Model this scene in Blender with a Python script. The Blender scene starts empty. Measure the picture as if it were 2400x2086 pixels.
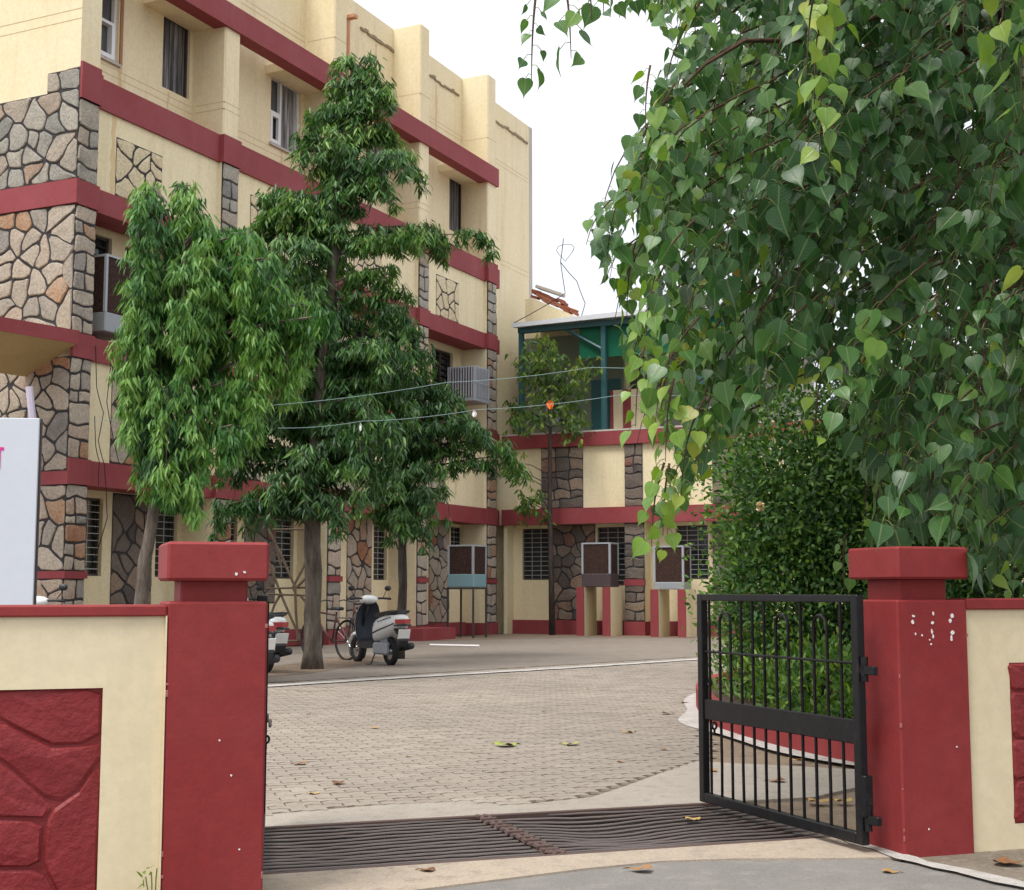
import bpy, math, random
import numpy as np
from mathutils import Vector, Matrix

random.seed(7)
rng = np.random.default_rng(7)
S = bpy.context.scene
COL = S.collection
R = math.radians

# ------------------------------------------------------------------ camera, sky, sun, exposure
EYE = 1.15
PITCH = math.atan(343 / 3250)
cd = bpy.data.cameras.new('camera')
cam = bpy.data.objects.new('camera', cd)
COL.objects.link(cam)
cam.location = (0, 0, EYE)
cam.rotation_euler = (R(90) + PITCH, 0, 0)
cd.sensor_width = 36.0
cd.lens = 36.0 * 3250 / 2400
cd.clip_start = 0.05
cd.clip_end = 2000
S.camera = cam

SUN_EL, SUN_ROT = R(60), R(222)
W = bpy.data.worlds.new('World')
S.world = W
W.use_nodes = True
nt = W.node_tree
nt.nodes.clear()
wo = nt.nodes.new('ShaderNodeOutputWorld')
bg = nt.nodes.new('ShaderNodeBackground')
sky = nt.nodes.new('ShaderNodeTexSky')
sky.sky_type = 'NISHITA'
sky.sun_disc = False
sky.sun_elevation = SUN_EL
sky.sun_rotation = SUN_ROT
sky.air_density = 1.0
sky.dust_density = 4.0
sky.ozone_density = 1.0
hs = nt.nodes.new('ShaderNodeHueSaturation')      # overcast: the blue is washed out of the whole dome
hs.inputs['Saturation'].default_value = 0.12
hs.inputs['Value'].default_value = 1.0
mixw = nt.nodes.new('ShaderNodeMix')
mixw.data_type = 'RGBA'
mixw.inputs['Factor'].default_value = 0.72
# even cloud layer, brighter overhead than at the horizon as an overcast sky is
wg = nt.nodes.new('ShaderNodeTexCoord'); wx = nt.nodes.new('ShaderNodeSeparateXYZ')
wr = nt.nodes.new('ShaderNodeValToRGB')
wr.color_ramp.elements[0].position = 0.0; wr.color_ramp.elements[0].color = (.44, .465, .515, 1)
wr.color_ramp.elements[1].position = 1.0; wr.color_ramp.elements[1].color = (1, 1, 1, 1)
ws = nt.nodes.new('ShaderNodeMix'); ws.data_type = 'RGBA'; ws.blend_type = 'MULTIPLY'; ws.inputs['Factor'].default_value = 1.0
ws.inputs['B'].default_value = (14.5, 14.6, 14.8, 1)
nt.links.new(wg.outputs['Generated'], wx.inputs[0]); nt.links.new(wx.outputs['Z'], wr.inputs['Fac'])
nt.links.new(wr.outputs['Color'], ws.inputs['A']); nt.links.new(ws.outputs['Result'], mixw.inputs['B'])
nt.links.new(sky.outputs[0], hs.inputs['Color'])
nt.links.new(hs.outputs[0], mixw.inputs['A'])
nt.links.new(mixw.outputs['Result'], bg.inputs['Color'])
bg.inputs['Strength'].default_value = 0.12
nt.links.new(bg.outputs[0], wo.inputs['Surface'])

sl = bpy.data.lights.new('sun', 'SUN')
sl.energy = 2.3
sl.angle = R(22)
sl.color = (1.0, 0.96, 0.9)
sun = bpy.data.objects.new('sun', sl)
COL.objects.link(sun)
sdir = Vector((math.sin(SUN_ROT) * math.cos(SUN_EL), math.cos(SUN_ROT) * math.cos(SUN_EL), math.sin(SUN_EL)))
sun.rotation_euler = sdir.to_track_quat('Z', 'Y').to_euler()
sun.location = (-20, -10, 30)

S.view_settings.view_transform = 'Standard'
S.view_settings.look = 'None'
S.view_settings.exposure = 0.36
S.view_settings.gamma = 1.0
S.view_settings.use_curve_mapping = False
S.cycles.max_bounces = 8
S.cycles.diffuse_bounces = 4
S.cycles.transmission_bounces = 6
S.cycles.transparent_max_bounces = 8
S.cycles.use_denoising = True

# ------------------------------------------------------------------ helpers
def at(vx, vy, Y):
    """world point seen at a spot of the picture (2062 px wide copy), Y metres ahead"""
    k = 2400 / 2062
    x = (vx * k - 1200) / 3250
    t = (1043 - vy * k) / 3250
    c, s = math.cos(PITCH), math.sin(PITCH)
    dy, dz = c - s * t, s + c * t
    return Vector((x * Y / dy, Y, EYE + dz * Y / dy))

def proj(P):
    """where a world point lands (2062 px wide copy)"""
    c, s = math.cos(PITCH), math.sin(PITCH)
    y, z = P[1], P[2] - EYE
    d = c * y + s * z
    u = -s * y + c * z
    k = 2400 / 2062
    return ((1200 + 3250 * P[0] / d) / k, (1043 - 3250 * u / d) / k)

class MB:
    """collects polygons; build() links them as ONE mesh object"""
    def __init__(s):
        s.v, s.f, s.t = [], [], []
    def add(s, vs, fs, tint=0.5):
        b = len(s.v)
        s.v += [tuple(p) for p in vs]
        s.f += [[b + i for i in f] for f in fs]
        s.t += [tint] * len(vs)
        return s
    def box(s, x0, x1, y0, y1, z0, z1, tint=0.5, M=None):
        vs = [Vector((x, y, z)) for z in (z0, z1) for y in (y0, y1) for x in (x0, x1)]
        if M is not None:
            vs = [M @ p for p in vs]
        return s.add(vs, [(0, 2, 3, 1), (4, 5, 7, 6), (0, 1, 5, 4), (2, 6, 7, 3), (0, 4, 6, 2), (1, 3, 7, 5)], tint)
    def bbox(s, x0, x1, y0, y1, z0, z1, b=0.01, tint=0.5, M=None):
        """box with chamfered edges"""
        x0, x1 = min(x0, x1), max(x0, x1); y0, y1 = min(y0, y1), max(y0, y1); z0, z1 = min(z0, z1), max(z0, z1)
        c = Vector(((x0 + x1) / 2, (y0 + y1) / 2, (z0 + z1) / 2))
        h = Vector(((x1 - x0) / 2, (y1 - y0) / 2, (z1 - z0) / 2))
        b = min(b, h.x * .9, h.y * .9, h.z * .9)
        vs, idx = [], {}
        for sx in (-1, 1):
            for sy in (-1, 1):
                for sz in (-1, 1):
                    for ax in range(3):
                        p = [sx * (h.x - b), sy * (h.y - b), sz * (h.z - b)]
                        p[ax] = (sx, sy, sz)[ax] * h[ax]
                        idx[(sx, sy, sz, ax)] = len(vs)
                        q = c + Vector(p)
                        vs.append(M @ q if M is not None else q)
        fs = []
        for ax in range(3):
            o = [a for a in range(3) if a != ax]
            for sg in (-1, 1):
                r = []
                for a, d in ((-1, -1), (1, -1), (1, 1), (-1, 1)):
                    k = [0, 0, 0]; k[ax] = sg; k[o[0]] = a; k[o[1]] = d
                    r.append(idx[(k[0], k[1], k[2], ax)])
                if (sg == 1) != (ax == 1): fs.append(r)
                else: fs.append(r[::-1])
        for ax in range(3):                     # edges run along ax
            o = [a for a in range(3) if a != ax]
            for a in (-1, 1):
                for d in (-1, 1):
                    k0 = [0, 0, 0]; k0[ax] = -1; k0[o[0]] = a; k0[o[1]] = d
                    k1 = list(k0); k1[ax] = 1
                    fs.append([idx[(*k0, o[0])], idx[(*k1, o[0])], idx[(*k1, o[1])], idx[(*k0, o[1])]])
        for sx in (-1, 1):
            for sy in (-1, 1):
                for sz in (-1, 1):
                    fs.append([idx[(sx, sy, sz, a)] for a in range(3)])
        return s.add(vs, fs, tint)
    def tube(s, path, rad, n=6, cap=True, tint=0.5):
        path = [Vector(p) for p in path]
        if not hasattr(rad, '__len__'):
            rad = [rad] * len(path)
        rings, up = [], None
        for i, p in enumerate(path):
            a = path[max(i - 1, 0)]; b = path[min(i + 1, len(path) - 1)]
            d = (b - a).normalized()
            if up is None:
                up = Vector((0, 0, 1)) if abs(d.z) < .9 else Vector((1, 0, 0))
            x = d.cross(up).normalized(); y = x.cross(d).normalized(); up = y
            rings.append([p + (x * math.cos(2 * math.pi * j / n) + y * math.sin(2 * math.pi * j / n)) * rad[i] for j in range(n)])
        return s.loft(rings, cap, tint)
    def loft(s, rings, cap=True, tint=0.5):
        n = len(rings[0]); vs = [p for r in rings for p in r]; fs = []
        for i in range(len(rings) - 1):
            for j in range(n):
                k = (j + 1) % n
                fs.append((i * n + j, i * n + k, (i + 1) * n + k, (i + 1) * n + j))
        if cap:
            fs.append(tuple(range(n))[::-1]); fs.append(tuple((len(rings) - 1) * n + j for j in range(n)))
        return s.add(vs, fs, tint)
    def disc(s, c, axis, r, h, n=16, tint=0.5):
        a = Vector(axis).normalized()
        return s.tube([Vector(c) - a * h / 2, Vector(c) + a * h / 2], r, n, True, tint)
    def torus(s, c, axis, r, rm, n=24, m=8, tint=0.5):
        a = Vector(axis).normalized(); u = a.orthogonal().normalized(); w = a.cross(u); c = Vector(c)
        vs, fs = [], []
        for i in range(n):
            t = 2 * math.pi * i / n; d = u * math.cos(t) + w * math.sin(t)
            for j in range(m):
                q = 2 * math.pi * j / m
                vs.append(c + d * (r + rm * math.cos(q)) + a * rm * math.sin(q))
        for i in range(n):
            for j in range(m):
                fs.append((i * m + j, ((i + 1) % n) * m + j, ((i + 1) % n) * m + (j + 1) % m, i * m + (j + 1) % m))
        return s.add(vs, fs, tint)
    def build(s, name, mat, parent=None, smooth=False, loc=None, recalc=True):
        me = bpy.data.meshes.new(name)
        off = Vector(loc) if loc is not None else Vector((0, 0, 0))
        me.from_pydata([(p[0] - off.x, p[1] - off.y, p[2] - off.z) for p in s.v], [], s.f)
        if recalc:
            import bmesh
            bm = bmesh.new(); bm.from_mesh(me); bmesh.ops.recalc_face_normals(bm, faces=bm.faces); bm.to_mesh(me); bm.free()
        at_ = me.attributes.new('tint', 'FLOAT', 'POINT')
        at_.data.foreach_set('value', s.t)
        if smooth:
            me.polygons.foreach_set('use_smooth', [True] * len(me.polygons))
        me.materials.append(mat)
        return link(name, me, parent, off)

def link(name, me, parent=None, loc=(0, 0, 0)):
    o = bpy.data.objects.new(name, me)
    o.location = loc
    COL.objects.link(o)
    if parent is not None:
        o.parent = parent
    return o

def tag(o, label=None, cat=None, group=None, kind=None):
    if label: o['label'] = label
    if cat: o['category'] = cat
    if group: o['group'] = group
    if kind: o['kind'] = kind
    return o

def empty(name, loc=(0, 0, 0), rz=0.0, label=None, cat=None, group=None):
    o = bpy.data.objects.new(name, None)
    o.location = loc; o.rotation_euler = (0, 0, rz)
    o.empty_display_size = .1
    COL.objects.link(o)
    return tag(o, label, cat, group)

def kids(o):
    return [c for c in COL.objects if c.parent == o]

def copy_tree(o, parent=None):
    c = o.copy(); COL.objects.link(c); c.parent = parent
    for ch in kids(o):
        copy_tree(ch, c)
    return c

# ------------------------------------------------------------------ materials
def mat(name, col, rough=.6, spec=.3, metal=0.0):
    m = bpy.data.materials.new(name)
    m.use_nodes = True
    b = m.node_tree.nodes['Principled BSDF']
    b.inputs['Base Color'].default_value = (*col, 1)
    b.inputs['Roughness'].default_value = rough
    b.inputs['Metallic'].default_value = metal
    b.inputs['Specular IOR Level'].default_value = spec
    return m

def nodes(m):
    return m.node_tree.nodes, m.node_tree.links, m.node_tree.nodes['Principled BSDF']

def noise(N, L, scale, detail=4, rough=.6, vec=None, stretch=None):
    t = N.new('ShaderNodeTexNoise')
    t.inputs['Scale'].default_value = scale
    t.inputs['Detail'].default_value = detail
    t.inputs['Roughness'].default_value = rough
    g = N.new('ShaderNodeNewGeometry')
    src = g.outputs['Position']
    if stretch:
        mp = N.new('ShaderNodeMapping'); mp.inputs['Scale'].default_value = stretch
        L.new(src, mp.inputs['Vector']); src = mp.outputs['Vector']
    L.new(src, t.inputs['Vector'])
    return t

def ramp(N, L, fac, stops, interp='LINEAR'):
    r = N.new('ShaderNodeValToRGB')
    r.color_ramp.interpolation = interp
    while len(r.color_ramp.elements) < len(stops):
        r.color_ramp.elements.new(.5)
    for e, (p, c) in zip(r.color_ramp.elements, stops):
        e.position = p; e.color = (*c, 1)
    L.new(fac, r.inputs['Fac'])
    return r

def mixc(N, L, a, b, fac, mode='MIX'):
    x = N.new('ShaderNodeMix'); x.data_type = 'RGBA'; x.blend_type = mode
    for sock, val in (('A', a), ('B', b)):
        if isinstance(val, tuple): x.inputs[sock].default_value = (*val, 1)
        else: L.new(val, x.inputs[sock])
    if isinstance(fac, (int, float)): x.inputs['Factor'].default_value = fac
    else: L.new(fac, x.inputs['Factor'])
    return x.outputs['Result']

def bump(N, L, b, height, strength=.2, dist=.02):
    u = N.new('ShaderNodeBump')
    u.inputs['Strength'].default_value = strength
    u.inputs['Distance'].default_value = dist
    L.new(height, u.inputs['Height'])
    L.new(u.outputs['Normal'], b.inputs['Normal'])

def paint(name, col, worn, dirt, rough=.65, fine=60.0, amount=.35, bs=.15, streak=.35):
    """limewash / distemper on plaster: patchy tone, vertical run-off streaks, fine trowel relief"""
    m = mat(name, col, rough, .25)
    N, L, b = nodes(m)
    a = noise(N, L, .9, 6, .65)
    r = ramp(N, L, a.outputs['Fac'], [(.35, (0, 0, 0)), (.75, (1, 1, 1))])
    c1 = mixc(N, L, col, worn, r.outputs['Color'])
    st = noise(N, L, 1.0, 5, .7, stretch=(2.6, 2.6, .22))
    r2 = ramp(N, L, st.outputs['Fac'], [(.52, (0, 0, 0)), (.80, (1, 1, 1))])
    f = N.new('ShaderNodeMath'); f.operation = 'MULTIPLY'; f.inputs[1].default_value = streak
    L.new(r2.outputs['Color'], f.inputs[0])
    c2 = mixc(N, L, c1, dirt, f.outputs[0])
    sp = noise(N, L, 14, 6, .7)
    r3 = ramp(N, L, sp.outputs['Fac'], [(.40, (.82, .82, .82)), (.62, (1.04, 1.04, 1.04))])
    c3 = mixc(N, L, c2, r3.outputs['Color'], amount, 'MULTIPLY')
    L.new(c3, b.inputs['Base Color'])
    fn = noise(N, L, fine, 4, .6)
    bump(N, L, b, fn.outputs['Fac'], bs, .01)
    return m

M = {}
M['cream'] = paint('cream_distemper', (.745, .64, .41), (.78, .69, .48), (.45, .36, .22), streak=.42, amount=.45)
M['cream_wall'] = paint('cream_boundary_paint', (.70, .60, .40), (.74, .65, .46), (.48, .39, .25), streak=.30, fine=45, bs=.09)
M['red'] = paint('red_oxide_band', (.235, .040, .045), (.28, .066, .074), (.19, .03, .034), streak=.35)
M['red_gate'] = paint('red_gate_paint', (.235, .025, .026), (.275, .046, .045), (.155, .016, .017), rough=.6, streak=.45, fine=55, bs=.13, amount=.5)
M['red_stone'] = paint('red_painted_stone', (.205, .021, .023), (.235, .034, .036), (.145, .013, .015), rough=.45, streak=.25, fine=26, bs=.9, amount=.6)
M['stain'] = paint('rusty_rain_stain', (.62, .46, .25), (.70, .57, .35), (.50, .33, .15), streak=.7)
M['ochre'] = paint('ochre_soffit', (.42, .31, .15), (.46, .35, .18), (.30, .22, .1))
M['white_lime'] = paint('lime_white', (.62, .60, .56), (.44, .41, .37), (.30, .27, .23), streak=.6, amount=.9)
M['mortar'] = mat('dark_mortar', (.045, .042, .045), .8, .2)

def stone_mat(name, stops, weather):
    m = mat(name, (.4, .3, .2), .75, .25)
    N, L, b = nodes(m)
    a = N.new('ShaderNodeAttribute'); a.attribute_name = 'tint'
    n1 = noise(N, L, 5, 5, .7)
    ad = N.new('ShaderNodeMath'); ad.operation = 'MULTIPLY_ADD'
    ad.inputs[1].default_value = .35; L.new(n1.outputs['Fac'], ad.inputs[0])
    sb = N.new('ShaderNodeMath'); sb.operation = 'SUBTRACT'; sb.inputs[1].default_value = .175
    L.new(a.outputs['Fac'], ad.inputs[2]); L.new(ad.outputs[0], sb.inputs[0])
    c = ramp(N, L, sb.outputs[0], stops)
    n2 = noise(N, L, 26, 6, .75)
    r2 = ramp(N, L, n2.outputs['Fac'], [(.34, (.5, .48, .47)), (.56, (1, 1, 1)), (.78, (1.16, 1.13, 1.08))])
    c2 = mixc(N, L, c.outputs['Color'], r2.outputs['Color'], .85, 'MULTIPLY')
    n3 = noise(N, L, 1.7, 6, .7)
    r3 = ramp(N, L, n3.outputs['Fac'], [(.50, (0, 0, 0)), (.72, (1, 1, 1))])
    f = N.new('ShaderNodeMath'); f.operation = 'MULTIPLY'; f.inputs[1].default_value = weather
    L.new(r3.outputs['Color'], f.inputs[0])
    c3 = mixc(N, L, c2, (.13, .13, .11), f.outputs[0])
    L.new(c3, b.inputs['Base Color'])
    bump(N, L, b, n2.outputs['Fac'], .6, .03)
    return m
M['stone'] = stone_mat('tan_rubble_stone', [(0, (.20, .185, .175)), (.18, (.32, .29, .255)), (.38, (.43, .365, .295)), (.58, (.49, .42, .34)), (.76, (.44, .34, .265)), (.9, (.42, .25, .15)), (1, (.33, .15, .085))], .35)
M['stone_grey'] = stone_mat('weathered_rubble_stone', [(0, (.22, .22, .20)), (.3, (.31, .30, .265)), (.6, (.41, .38, .32)), (.88, (.39, .32, .25)), (1, (.36, .22, .14))], .6)
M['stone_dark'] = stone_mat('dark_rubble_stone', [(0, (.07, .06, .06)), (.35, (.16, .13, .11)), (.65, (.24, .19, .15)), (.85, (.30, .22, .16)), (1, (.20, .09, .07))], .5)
M['stone_cream'] = stone_mat('cream_painted_stone', [(0, (.66, .56, .37)), (1, (.74, .64, .44))], .15)

def tint_mat(name, stops, rough=.7, spec=.25, ns=20, bs=.25, var=.3):
    m = mat(name, stops[0][1], rough, spec)
    N, L, b = nodes(m)
    a = N.new('ShaderNodeAttribute'); a.attribute_name = 'tint'
    c = ramp(N, L, a.outputs['Fac'], stops)
    n2 = noise(N, L, ns, 6, .7)
    r2 = ramp(N, L, n2.outputs['Fac'], [(.32, (.62, .61, .6)), (.66, (1.1, 1.1, 1.1))])
    c2 = mixc(N, L, c.outputs['Color'], r2.outputs['Color'], var * 2, 'MULTIPLY')
    L.new(c2, b.inputs['Base Color'])
    bump(N, L, b, n2.outputs['Fac'], bs, .01)
    return m, N, L, b, c2
M['paver'], _N, _L, _b, _c = tint_mat('interlocking_paver', [(0, (.285, .24, .20)), (.5, (.325, .277, .232)), (1, (.365, .315, .268))], .8, .2, 30)
_g = noise(_N, _L, .28, 5, .65)
_r = ramp(_N, _L, _g.outputs['Fac'], [(.40, (0, 0, 0)), (.64, (1, 1, 1))])
_L.new(mixc(_N, _L, _c, (.25, .214, .182), _r.outputs['Color']), _b.inputs['Base Color'])

def ground_mat(name, c0, c1, c2, s0=.5, s1=9, rough=.85, bs=.35, fine=90):
    m = mat(name, c0, rough, .2)
    N, L, b = nodes(m)
    a = noise(N, L, s0, 7, .68); r = ramp(N, L, a.outputs['Fac'], [(.36, (0, 0, 0)), (.66, (1, 1, 1))])
    x = mixc(N, L, c0, c1, r.outputs['Color'])
    a2 = noise(N, L, s1, 7, .72); r2 = ramp(N, L, a2.outputs['Fac'], [(.5, (0, 0, 0)), (.74, (1, 1, 1))])
    x = mixc(N, L, x, c2, r2.outputs['Color'])
    f = noise(N, L, fine, 5, .7); r3 = ramp(N, L, f.outputs['Fac'], [(.3, (.66, .66, .66)), (.68, (1.14, 1.14, 1.14))])
    x = mixc(N, L, x, r3.outputs['Color'], .8, 'MULTIPLY')
    L.new(x, b.inputs['Base Color'])
    bump(N, L, b, f.outputs['Fac'], bs, .012)
    return m
M['concrete'] = ground_mat('worn_concrete', (.39, .345, .295), (.33, .29, .248), (.25, .22, .19))
M['apron'] = ground_mat('pinkish_concrete', (.45, .37, .29), (.38, .315, .25), (.27, .23, .19))
M['asphalt'] = ground_mat('grey_asphalt', (.275, .258, .24), (.23, .215, .2), (.33, .31, .285), 1.2, 6, .9, .7, 130)
M['dirt'] = ground_mat('dusty_soil', (.26, .195, .14), (.20, .15, .11), (.13, .10, .075), .8, 7)
M['gravel'] = ground_mat('gritty_soil', (.27, .225, .175), (.19, .16, .125), (.38, .33, .27), 2, 16, .9, .9, 60)
M['far_paving'] = ground_mat('dusty_far_paving', (.25, .215, .182), (.215, .183, .155), (.175, .14, .112), .5, 4)
M['lime_dust'] = ground_mat('lime_powder_on_paving', (.42, .39, .36), (.54, .52, .50), (.31, .27, .23), 3.5, 9)
M['soil'] = ground_mat('garden_soil', (.10, .07, .05), (.07, .05, .035), (.13, .10, .07))
M['black'] = mat('pit_dark', (.02, .018, .017), .9, .1)

def metal_paint(name, col, rough=.4, worn=(.12, .1, .09), amt=.3, spec=.5):
    m = mat(name, col, rough, spec)
    N, L, b = nodes(m)
    a = noise(N, L, 18, 6, .7); r = ramp(N, L, a.outputs['Fac'], [(.55, (0, 0, 0)), (.75, (1, 1, 1))])
    f = N.new('ShaderNodeMath'); f.operation = 'MULTIPLY'; f.inputs[1].default_value = amt
    L.new(r.outputs['Color'], f.inputs[0])
    L.new(mixc(N, L, col, worn, f.outputs[0]), b.inputs['Base Color'])
    r2 = ramp(N, L, a.outputs['Fac'], [(.3, (rough - .1,) * 3), (.8, (rough + .25,) * 3)])
    L.new(r2.outputs['Color'], b.inputs['Roughness'])
    bump(N, L, b, a.outputs['Fac'], .12, .01)
    return m
M['gate_black'] = metal_paint('black_gate_enamel', (.006, .006, .0075), .33, (.05, .042, .036), .4, .3)
M['grate'] = metal_paint('worn_grate_steel', (.115, .09, .082), .38, (.17, .12, .10), .9)
M['grate_rust'] = metal_paint('rusty_grate_frame', (.085, .05, .042), .65, (.16, .075, .05), .8)
M['iron'] = metal_paint('dark_iron', (.05, .042, .04), .6, (.14, .07, .045), .8)
M['upvc'] = mat('white_upvc', (.72, .73, .75), .4, .4)
M['sheet'] = metal_paint('galvanised_sheet', (.27, .29, .315), .45, (.25, .22, .2), .6)
M['tub_blue'] = metal_paint('faded_blue_tub', (.17, .30, .34), .55, (.30, .28, .24), .8)
M['cooler_grey'] = metal_paint('grey_cooler_sheet', (.33, .35, .385), .5, (.22, .2, .18), .5)
M['teal'] = metal_paint('teal_steel', (.018, .085, .095), .45, (.04, .06, .06), .5)
M['wood'] = ground_mat('weathered_bamboo', (.16, .115, .08), (.11, .08, .06), (.20, .15, .10))
M['glass'] = mat('dark_window_glass', (.028, .032, .036), .12, .6)
M['pane_grey'] = mat('grey_window_glass', (.085, .088, .095), .15, .6)
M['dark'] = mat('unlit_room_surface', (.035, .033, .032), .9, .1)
M['bars'] = mat('pale_window_bars', (.42, .43, .42), .5, .4)
M['plate'] = mat('number_plate_white', (.74, .74, .72), .5, .3)
M['tyre'] = mat('tyre_rubber', (.018, .018, .019), .75, .3)
M['plastic'] = mat('black_plastic', (.022, .023, .026), .45, .4)
M['navy'] = mat('dark_blue_grey_plastic', (.035, .042, .058), .5, .4)
M['silver'] = metal_paint('silver_white_bodywork', (.78, .785, .79), .25, (.6, .6, .6), .25)
M['chrome'] = mat('dull_chrome', (.5, .5, .5), .25, .5, .9)
M['redlamp'] = mat('red_lamp_plastic', (.36, .03, .03), .25, .5)
M['mirror'] = mat('mirror_glass', (.5, .52, .55), .12, .5, .7)
M['cable'] = mat('black_cable', (.02, .02, .022), .6, .3)
M['string'] = mat('pale_string', (.20, .29, .29), .6, .3)
M['board'] = paint('white_flex_sheet', (.55, .59, .67), (.58, .62, .69), (.48, .52, .60), rough=.5, fine=4, bs=.1, streak=.3, amount=.1)
M['pink'] = mat('pink_print', (.62, .03, .26), .5, .3)
M['lilac'] = mat('pale_lilac_pole', (.50, .45, .55), .5, .3)
M['brick'] = tint_mat('red_brick', [(0, (.26, .08, .045)), (1, (.38, .15, .09))], .85, .2, 30, .5)[0]
M['orange'] = mat('orange_paper', (.75, .17, .03), .6, .2)
M['paper'] = mat('white_paper', (.72, .70, .68), .7, .2)
M['redpaper'] = mat('faded_red_paper', (.52, .10, .08), .7, .2)
M['pale_conc'] = paint('pale_weathered_parapet_top', (.50, .46, .42), (.42, .38, .34), (.25, .22, .2))

def curtain_mat():
    m = mat('pale_curtain', (.45, .43, .42), .8, .1)
    N, L, b = nodes(m)
    st = noise(N, L, 1.0, 4, .6, stretch=(11, 11, .6))
    r = ramp(N, L, st.outputs['Fac'], [(.35, (.09, .09, .095)), (.5, (.24, .235, .235)), (.66, (.52, .50, .49))])
    L.new(r.outputs['Color'], b.inputs['Base Color'])
    return m
M['curtain'] = curtain_mat()

def pad_mat():
    m = mat('wood_wool_pad', (.14, .075, .055), .9, .1)
    N, L, b = nodes(m)
    st = noise(N, L, 1, 5, .7, stretch=(30, 30, 60))
    r = ramp(N, L, st.outputs['Fac'], [(.35, (.022, .013, .011)), (.55, (.062, .036, .03)), (.7, (.13, .085, .07))])
    L.new(r.outputs['Color'], b.inputs['Base Color'])
    bump(N, L, b, st.outputs['Fac'], .8, .03)
    return m
M['pad'] = pad_mat()

def green_sheet():
    m = mat('green_fibre_sheet', (.02, .22, .13), .4, .4)
    N, L, b = nodes(m)
    tr = N.new('ShaderNodeBsdfTranslucent'); tr.inputs['Color'].default_value = (.03, .42, .24, 1)
    mx = N.new('ShaderNodeMixShader'); mx.inputs[0].default_value = .55
    o = N['Material Output'] if 'Material Output' in N else [n for n in N if n.type == 'OUTPUT_MATERIAL'][0]
    L.new(b.outputs[0], mx.inputs[1]); L.new(tr.outputs[0], mx.inputs[2]); L.new(mx.outputs[0], o.inputs['Surface'])
    return m
M['green_sheet'] = green_sheet()

def leaf_mat(name, stops, rough=.4, spec=.45, trans=.32, veins=False, tg=1.5):
    m = mat(name, stops[0][1], rough, spec)
    N, L, b = nodes(m)
    a = N.new('ShaderNodeAttribute'); a.attribute_name = 'tint'
    c = ramp(N, L, a.outputs['Fac'], stops)
    out = c.outputs['Color']
    n2 = noise(N, L, 12, 3, .6)
    r2 = ramp(N, L, n2.outputs['Fac'], [(.3, (.8, .8, .8)), (.7, (1.15, 1.15, 1.15))])
    out = mixc(N, L, out, r2.outputs['Color'], .8, 'MULTIPLY')
    if veins:
        uv = N.new('ShaderNodeUVMap'); uv.uv_map = 'UVMap'
        sx = N.new('ShaderNodeSeparateXYZ'); L.new(uv.outputs['UV'], sx.inputs[0])
        ab = N.new('ShaderNodeMath'); ab.operation = 'ABSOLUTE'; L.new(sx.outputs['X'], ab.inputs[0])
        mid = ramp(N, L, ab.outputs[0], [(.0, (1, 1, 1)), (.045, (0, 0, 0))])
        # side veins: lines climbing from the midrib to the margin
        k = N.new('ShaderNodeMath'); k.operation = 'MULTIPLY_ADD'; k.inputs[1].default_value = .55
        L.new(ab.outputs[0], k.inputs[0]); L.new(sx.outputs['Y'], k.inputs[2])
        sn = N.new('ShaderNodeMath'); sn.operation = 'SINE'
        ml = N.new('ShaderNodeMath'); ml.operation = 'MULTIPLY'; ml.inputs[1].default_value = 55
        L.new(k.outputs[0], ml.inputs[0]); L.new(ml.outputs[0], sn.inputs[0])
        side = ramp(N, L, sn.outputs[0], [(.90, (0, 0, 0)), (1, (.45, .45, .45))])
        ad = N.new('ShaderNodeMath'); ad.operation = 'MAXIMUM'
        L.new(mid.outputs['Color'], ad.inputs[0]); L.new(side.outputs['Color'], ad.inputs[1])
        f = N.new('ShaderNodeMath'); f.operation = 'MULTIPLY'; f.inputs[1].default_value = .45
        L.new(ad.outputs[0], f.inputs[0])
        out = mixc(N, L, out, (.30, .36, .16), f.outputs[0])
        bump(N, L, b, ad.outputs[0], .25, .004)
    L.new(out, b.inputs['Base Color'])
    tr = N.new('ShaderNodeBsdfTranslucent')
    hs_ = N.new('ShaderNodeHueSaturation'); hs_.inputs['Value'].default_value = tg; hs_.inputs['Saturation'].default_value = 1.15; hs_.inputs['Hue'].default_value = .485
    L.new(out, hs_.inputs['Color']); L.new(hs_.outputs[0], tr.inputs['Color'])
    mx = N.new('ShaderNodeMixShader'); mx.inputs[0].default_value = trans
    o = [n for n in N if n.type == 'OUTPUT_MATERIAL'][0]
    L.new(b.outputs[0], mx.inputs[1]); L.new(tr.outputs[0], mx.inputs[2]); L.new(mx.outputs[0], o.inputs['Surface'])
    return m
M['mast_leaf'] = leaf_mat('mast_tree_leaf', [(0, (.022, .070, .022)), (.35, (.044, .138, .034)), (.65, (.098, .240, .050)), (1, (.19, .345, .078))], .45, .35)
M['mast_dark'] = leaf_mat('dark_mast_tree_leaf', [(0, (.022, .068, .020)), (.45, (.056, .146, .036)), (.8, (.118, .24, .052)), (1, (.20, .32, .07))], .42, .4, .25)
M['peepal'] = leaf_mat('peepal_leaf', [(0, (.018, .064, .020)), (.35, (.038, .118, .032)), (.6, (.080, .190, .042)), (.8, (.19, .34, .045)), (.92, (.34, .40, .06)), (1, (.42, .27, .08))], .34, .5, .30, True)
M['bush'] = leaf_mat('hedge_leaf', [(0, (.020, .060, .016)), (.5, (.058, .140, .028)), (1, (.16, .27, .045))], .45, .3, .25)
M['herb'] = leaf_mat('bedding_leaf', [(0, (.034, .09, .02)), (.6, (.095, .20, .034)), (1, (.22, .32, .06))], .5, .3, .35)
M['sapling'] = leaf_mat('sapling_leaf', [(0, (.035, .085, .025)), (.6, (.08, .16, .03)), (1, (.21, .27, .05))], .5, .3, .3)
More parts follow.
